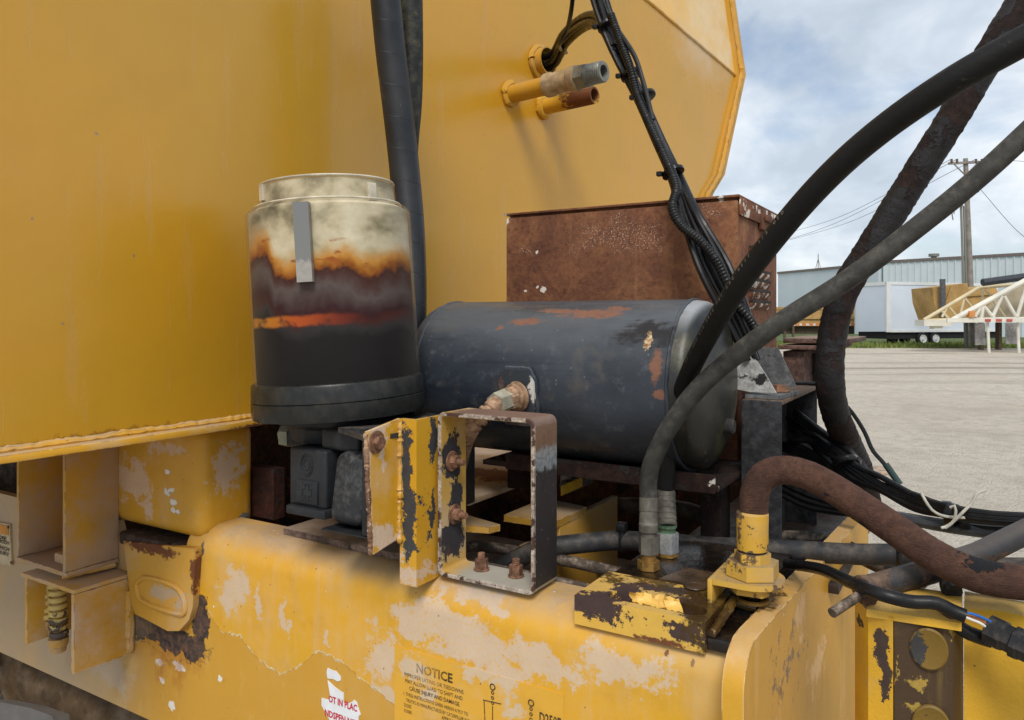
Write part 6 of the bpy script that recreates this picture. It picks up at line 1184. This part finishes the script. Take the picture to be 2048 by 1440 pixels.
# pale metal warehouse
M_wb = simple('warehouse_blue', (0.5, 0.57, 0.61), 0.55, 0, 0.05, 0.3, bumpd=0); M_wr = simple('warehouse_ribbed', (0.55, 0.61, 0.64), 0.55, 0, 0.06, 0.4, bumpd=0); M_tr = simple('roof_trim', (0.16, 0.13, 0.12), 0.6)
wb = root('warehouse', 'long pale blue metal warehouse with ribbed wall beyond the white trailer', 'warehouse', W(34, 66, GROUND))
def wall_seg(p0, p1, h0, h1, thick, name, mat, ribs=0.0):
    bm = BM(); d = (p1 - p0); L = d.length; d.normalize(); nrm_ = Vector((-d.y, d.x, 0));
    if nrm_.dot(p0) < 0: nrm_ = -nrm_
    prism(bm, [p0 + zu * GROUND, p1 + zu * GROUND, p1 + zu * h1, p0 + zu * h0], nrm_ * thick); o = finish(bm, name, mat, wb)
    if ribs:
        bm = BM(); n_ = int(L / ribs)
        for i in range(n_ + 1):
            q = p0 + d * (i * ribs); h_ = h0 + (h1 - h0) * i / max(n_, 1); prism(bm, [q + zu * GROUND - nrm_ * 0.06, q + d * 0.1 + zu * GROUND - nrm_ * 0.06, q + d * 0.1 + zu * h_ - nrm_ * 0.06, q + zu * h_ - nrm_ * 0.06], nrm_ * 0.06)
        tag(finish(bm, 'wall_ribs', mat, o), None, None, kind='stuff')
    bm = BM(); prism(bm, [p0 + zu * h0 - nrm_ * .12, p1 + zu * h1 - nrm_ * .12, p1 + zu * (h1 + 0.22) - nrm_ * .12, p0 + zu * (h0 + 0.22) - nrm_ * .12], nrm_ * (thick * 0.5)); finish(bm, 'eave_trim', M_tr, wb)
pA_, pB_, pC_ = W(29.6, 84.6, 0), W(33.75, 70.0, 0), W(47.0, 54.0, 0)
wall_seg(pA_, pB_, 4.85, 4.85, 14, 'end_wall', M_wb); pB2 = pB_ + W(0.35, -0.25, 0); wall_seg(pB2, pC_, 5.0, 5.0, 14, 'long_wall', M_wr, 0.55)
for px, d in ((1730, 74), (1905, 68)):
    bm = BM(); p = W((px - CX) / F * d, d + 3, 5.0); cyl(bm, p, p + zu * 0.7, 0.25, 12); cyl(bm, p + zu * 0.7, p + zu * 0.95, 0.45, 12); finish(bm, 'roof_vent', M_zinc, wb)
bm = BM(); p = W((1652 - CX) / F * 78, 80, 5); cyl(bm, p, p + zu * 1.7, 0.04, 6); cyl(bm, p + W(-.3, 0, 0), p + zu * 1.2, 0.03, 6); cyl(bm, p + W(.3, 0, 0), p + zu * 1.2, 0.03, 6); finish(bm, 'antenna', M_zinc, wb)
# white box trailer
M_wt = simple('trailer_white', (0.6, 0.66, 0.74), 0.4, 0, 0.04, 0.8, bumpd=0); M_wl = simple('trailer_trim', (0.66, 0.68, 0.68), 0.4, 0, 0.05, 2, bumpd=0)
N_ = Vector((21.2, 43.0)); ang = R(17); ld, wd_ = Vector((math.cos(ang), math.sin(ang))), Vector((-math.sin(ang), math.cos(ang)))
def TP(a, b_, z_): q = N_ + ld * a + wd_ * b_; return W(q.x, q.y, z_)
def tbox(bm, a0, a1, b0, b1, z0_, z1_, bev=0): prism(bm, [TP(a0, b0, z0_), TP(a1, b0, z0_), TP(a1, b1, z0_), TP(a0, b1, z0_)], zu * (z1_ - z0_), bev)
tr_ = root('box_trailer', 'white enclosed box trailer on twin wheels parked in weeds before the warehouse', 'trailer', TP(3.5, 1.2, GROUND))
bm = BM(); tbox(bm, 0, 8.2, 0, 2.4, -0.80, 1.98, 0.04); finish(bm, 'box', M_wt, tr_)
for a in (0.0,):
    bm = BM(); tbox(bm, -0.03, 0.28, -0.04, 0.06, -0.82, 2.02, 0.03); finish(bm, 'corner_post', M_wl, tr_)
bm = BM(); tbox(bm, -0.02, 8.22, -0.03, 0.02, 1.86, 2.03); tbox(bm, -0.03, 0.02, 0, 2.42, 1.83, 2.03); finish(bm, 'top_rail', M_wl, tr_)
bm = BM(); tbox(bm, -0.02, 8.22, -0.025, 0.02, -0.84, -0.70); finish(bm, 'bottom_rail', M_wl, tr_)
M_blk = simple('trailer_black', (0.012, 0.012, 0.013), 0.7)
bm = BM(); tbox(bm, 0.1, 8.2, 0.1, 2.3, -1.22, -0.845); finish(bm, 'chassis', M_blk, tr_)
for a, b_ in ((2.5, -0.08), (3.42, -0.08), (2.5, 2.1), (3.42, 2.1)):
    c = TP(a, b_, GROUND + 0.37); bm = BM(); axd = W(wd_.x, wd_.y, 0); lathe(bm, c, axd, [(0, 0.2), (0, 0.33), (0.03, 0.37), (0.2, 0.37), (0.23, 0.33), (0.23, 0.1)], 32); wo_ = finish(bm, 'wheel', M_blk, tr_)
    bm = BM(); lathe(bm, c - axd * 0.05, axd, [(0.01, 0.05), (0.01, 0.09), (0.035, 0.13), (0.02, 0.17), (0, 0.23), (0.06, 0.24)], 24); finish(bm, 'rim', simple('rim_steel', (0.62, 0.62, 0.62), 0.5, 0.0) , wo_)
# yellow dump trailer at the left edge of the gap
M_yt = simple('yard_yellow', (0.40, 0.25, 0.09), 0.6, 0, 0.25, 1.2, bumpd=0); M_yo = simple('yard_orange', (0.5, 0.2, 0.06), 0.6, 0, 0.2, 1.0, bumpd=0)
yd = root('dump_trailer', 'low yellow dump trailer with red and white striped edge beside the white trailer', 'trailer', W(17.5, 47, GROUND))
def ybox(bm, px0, px1, py0, py1, d, dep, bev=0): a = W((px0 - CX) / F * d, d, -(py0 - HY) / F * d); b_ = W((px1 - CX) / F * d, d, -(py1 - HY) / F * d); f_ = W(0, dep, 0); prism(bm, [a, Vector((b_.x, b_.y, a.z)), b_, Vector((a.x, a.y, b_.z))], f_, bev)
bm = BM(); ybox(bm, 1500, 1709, 616, 646, 47, 2.4, 0.03); finish(bm, 'body', M_yt, yd)
bm = BM(); ybox(bm, 1500, 1709.5, 614, 619, 46.95, 2.5); ybox(bm, 1500, 1709.5, 634, 638, 46.9, 0.1); finish(bm, 'rail', M_yt, yd)
bm = BM(); ybox(bm, 1500, 1709.5, 646, 652, 46.94, 2.5); finish(bm, 'sill', M_yo, yd)
for i in range(11):
    bm = BM(); ybox(bm, 1556 + i * 14, 1562 + i * 14, 647, 651.5, 46.9, 0.04); finish(bm, 'reflector_stripe', simple('reflector_white', (0.6, 0.58, 0.55), 0.4) if i == 0 else bpy.data.materials['reflector_white'], yd)
bm = BM(); ybox(bm, 1500, 1709, 652, 668, 47.3, 1.6); finish(bm, 'chassis', simple('yard_brown', (0.1, 0.075, 0.05), 0.8), yd)
for px in (1568, 1585, 1690):
    bm = BM(); ybox(bm, px, px + 4, 652, 686, 46.92, 0.12); finish(bm, 'leg', bpy.data.materials['yard_brown'], yd)
# hopper behind the truss
hp = root('hopper', 'tan yellow steel hopper with dark exhaust pipe behind the white truss', 'hopper', W(21.5, 37.5, GROUND))
def poly(bm, pts, d, dep, bev=0): prism(bm, [W((px - CX) / F * d, d, -(py - HY) / F * d) for px, py in pts], W(0, dep, 0), bev)
bm = BM(); poly(bm, [(1865, 575), (1935, 566), (1936, 578), (1990, 570), (2020, 640), (1880, 640), (1868, 605)], 37.5, 2.0, 0.03); finish(bm, 'bin', M_yt, hp)
bm = BM(); poly(bm, [(1903, 571), (1906, 571), (1892, 612), (1889, 612)], 37.4, 0.08); poly(bm, [(1936, 590), (2000, 585), (2000, 588), (1936, 593)], 37.42, 0.07); finish(bm, 'stiffener', M_yt, hp)
bm = BM(); cyl(bm, W((1886 - CX) / F * 37.2, 37.2, -0.2), W((1885 - CX) / F * 37.2, 37.2, 1.88), 0.13, 14); finish(bm, 'exhaust_pipe', simple('exhaust_dark', (0.08, 0.085, 0.09), 0.6), hp)
bm = BM(); poly(bm, [(1955, 640), (2048, 565), (2140, 560), (2140, 640)], 36.6, 0.6); finish(bm, 'side_sheet', simple('sheet_tan', (0.36, 0.31, 0.22), 0.8, 0, .2, 1), hp)
for px, h_ in ((1962, 700), (1998, 702)):
    bm = BM(); poly(bm, [(px, 640), (px + 6, 640), (px + 6, h_), (px, h_)], 37.6, 0.3); finish(bm, 'leg', bpy.data.materials['yard_brown'], hp)
# white lattice trailer
ls = root('lattice_trailer', 'white painted lattice truss trailer with black pipe on top and red reflectors', 'trailer', W(22.5, 35, GROUND))
M_lw = simple('lattice_white', (0.62, 0.6, 0.52), 0.55, 0, 0.12, 1.5, bumpd=0); M_lc = simple('lattice_cream', (0.55, 0.47, 0.3), 0.6, 0, 0.15, 1.5, bumpd=0)
def member(px0, py0, px1, py1, d, r, mat, name): bm = BM(); a, b_ = W((px0 - CX) / F * d, d, -(py0 - HY) / F * d), W((px1 - CX) / F * d, d, -(py1 - HY) / F * d); cyl(bm, a, b_, r, 8); finish(bm, name, mat, ls)
def truss(d, x_, mat, dy):
    member(1848 + x_, 641, 2140, 638 - 2, d, 0.09, mat, 'bottom_chord'); member(1848 + x_, 640, 1958 + x_, 575 + dy, d, 0.085, mat, 'top_chord'); member(1958 + x_, 575 + dy, 2140, 560, d, 0.085, mat, 'top_chord')
    for a, b_, c_, e_ in ((1884, 634, 1894, 615), (1898, 614, 1915, 634), (1920, 634, 1928, 598), (1930, 597, 1952, 624), (1965, 578, 1966, 634), (1972, 580, 2010, 634), (1896, 636, 1884, 622)):
        member(a + x_, b_, c_ + x_, e_, d, 0.055, mat, 'diagonal')
truss(35.6, 0, M_lc, 0)
d_ = 34.4
member(1905, 641, 2140, 637, d_, 0.11, M_lw, 'bottom_chord'); member(1905, 640, 2060, 556, d_, 0.12, M_lw, 'top_chord')
for a, b_, c_, e_ in ((1950, 634, 1962, 612), (1967, 612, 1988, 636), (1985, 634, 2004, 592), (2008, 592, 2032, 634), (2034, 634, 2052, 575), (1962, 638, 1966, 612)): member(a, b_, c_, e_, d_, 0.08, M_lw, 'diagonal')
bm = BM(); ybox(bm, 1895, 2140, 636, 645, d_ - 0.12, 0.1); finish(bm, 'side_rail', M_lw, ls)
for px in (1971, 1993, 2014):
    bm = BM(); ybox(bm, px, px + 11, 638, 643, d_ - 0.16, 0.03); finish(bm, 'reflector', simple('reflector_red', (0.45, 0.08, 0.06), 0.4) if px == 1971 else bpy.data.materials['reflector_red'], ls)
bm = BM(); ybox(bm, 1848, 1905, 640, 652, 35.2, 0.8, 0.1); ybox(bm, 1868, 1886, 652, 658, 35.3, 0.4); finish(bm, 'nose', M_lw, ls)
for px in (1975, 2035): member(px, 645, px + 3, 706, d_ + 0.1, 0.065, M_lw, 'landing_leg')
for px0, px1, y1_ in ((1951, 1971, 690), (2012, 2034, 688)):
    bm = BM(); ybox(bm, px0, px1, 646, y1_, d_ + 0.6, 0.05); finish(bm, 'mud_flap', simple('flap_grey', (0.28, 0.27, 0.26), 0.8) if px0 == 1951 else bpy.data.materials['flap_grey'], ls)
member(1965, 565, 2140, 541, 35.0, 0.17, simple('top_pipe_black', (0.035, 0.04, 0.05), 0.5), 'top_pipe')
bm = BM(); ybox(bm, 1939, 1950, 622, 634, d_ - 0.2, 0.2, 0.03); finish(bm, 'lamp_box', M_yo, ls)
# utility pole
up_ = root('utility_pole', 'grey wooden utility pole with crossarm and transformer rising beyond the hoses', 'utility pole', W((1946 - CX) / F * 40, 40, GROUND))
M_pole = simple('pole_wood', (0.22, 0.2, 0.175), 0.9, 0, 0.25, 3)
def pp(px, py, d=40): return W((px - CX) / F * d, d, -(py - HY) / F * d)
bm = BM(); a, b_ = pp(1946, 690), pp(1931, 317); a.z = GROUND; lathe(bm, a, b_ - a, [(0, 0.16), ((b_ - a).length, 0.115)], 14); finish(bm, 'pole', M_pole, up_)
bm = BM(); prism(bm, [pp(1899, 324, 39.8), pp(1968, 321, 39.8), pp(1968, 325.5, 39.8), pp(1899, 328.5, 39.8)], W(0, 0.14, 0)); finish(bm, 'crossarm', M_pole, up_)
for x0_, y0_, x1_, y1_ in ((1908, 328, 1928, 348), (1954, 327, 1936, 346)):
    bm = BM(); cyl(bm, pp(x0_, y0_, 39.85), pp(x1_, y1_, 39.85), 0.035, 6); finish(bm, 'brace', M_pole, up_)
for px in (1903, 1914, 1952, 1964):
    bm = BM(); cyl(bm, pp(px, 325, 39.8), pp(px, 318, 39.8), 0.06, 8); finish(bm, 'insulator', simple('insulator_brown', (0.1, 0.07, 0.06), 0.3) if px == 1903 else bpy.data.materials['insulator_brown'], up_)
bm = BM(); cyl(bm, pp(1951, 385, 39.7), pp(1951, 370, 39.7), 0.17, 14, 0.03); finish(bm, 'transformer', M_zinc, up_)
for px0, px1, top_ in ((1928, 1936, 412), (1922, 1931, 410)):
    bm = BM(); a, b_ = pp(px1, 690, 39.6), pp(px0, top_, 39.6); a.z = GROUND; cyl(bm, a, b_, 0.06, 8); finish(bm, 'conduit', M_zinc, up_)
bm = BM(); sweep(bm, smooth([pp(1926, 412, 39.5), pp(1912, 404, 39.5), pp(1904, 420, 39.5), pp(1906, 440, 39.5)], 6), 0.03, 6); sweep(bm, smooth([pp(1924, 414, 39.5), pp(1910, 412, 39.5), pp(1908, 428, 39.5)], 6), 0.025, 6); finish(bm, 'loose_wire', M_pole, up_)
for a, b_, da, db in (((1903, 318), (1560, 470), 39.8, 70), ((1914, 318), (1540, 490), 39.8, 70), ((1964, 318), (2300, 300), 39.8, 60), ((1955, 372), (2130, 520), 39.8, 40), ((1952, 318), (1580, 480), 39.8, 72)):
    bm = BM(); p, q = pp(*a, da), pp(*b_, db); mid_ = (p + q) / 2 - zu * 0.6; sweep(bm, smooth([p, mid_, q], 10), 0.014, 5); finish(bm, 'wire', simple('line_wire', (0.09, 0.09, 0.1), 0.6) if a == (1903, 318) and b_[0] == 1560 else bpy.data.materials['line_wire'], up_)
# scrap of wood on the gravel
wdp = root('wood_scrap', 'splintered pale board lying on the gravel behind the wire harness', 'board', gz(1752, 945))
p = gz(1752, 945); bm = BM(); m = Matrix.Translation(p) @ Matrix.Rotation(R(40), 4, 'Z')
bx(bm, -0.28, 0.12, -0.12, 0.12, 0.0, 0.03, 0.004, 1, m); bx(bm, -0.1, 0.2, 0.13, 0.2, 0.0, 0.025, 0.004, 1, m); finish(bm, 'board', simple('split_wood', (0.33, 0.25, 0.18), 0.85, 0, 0.4, 18), wdp)
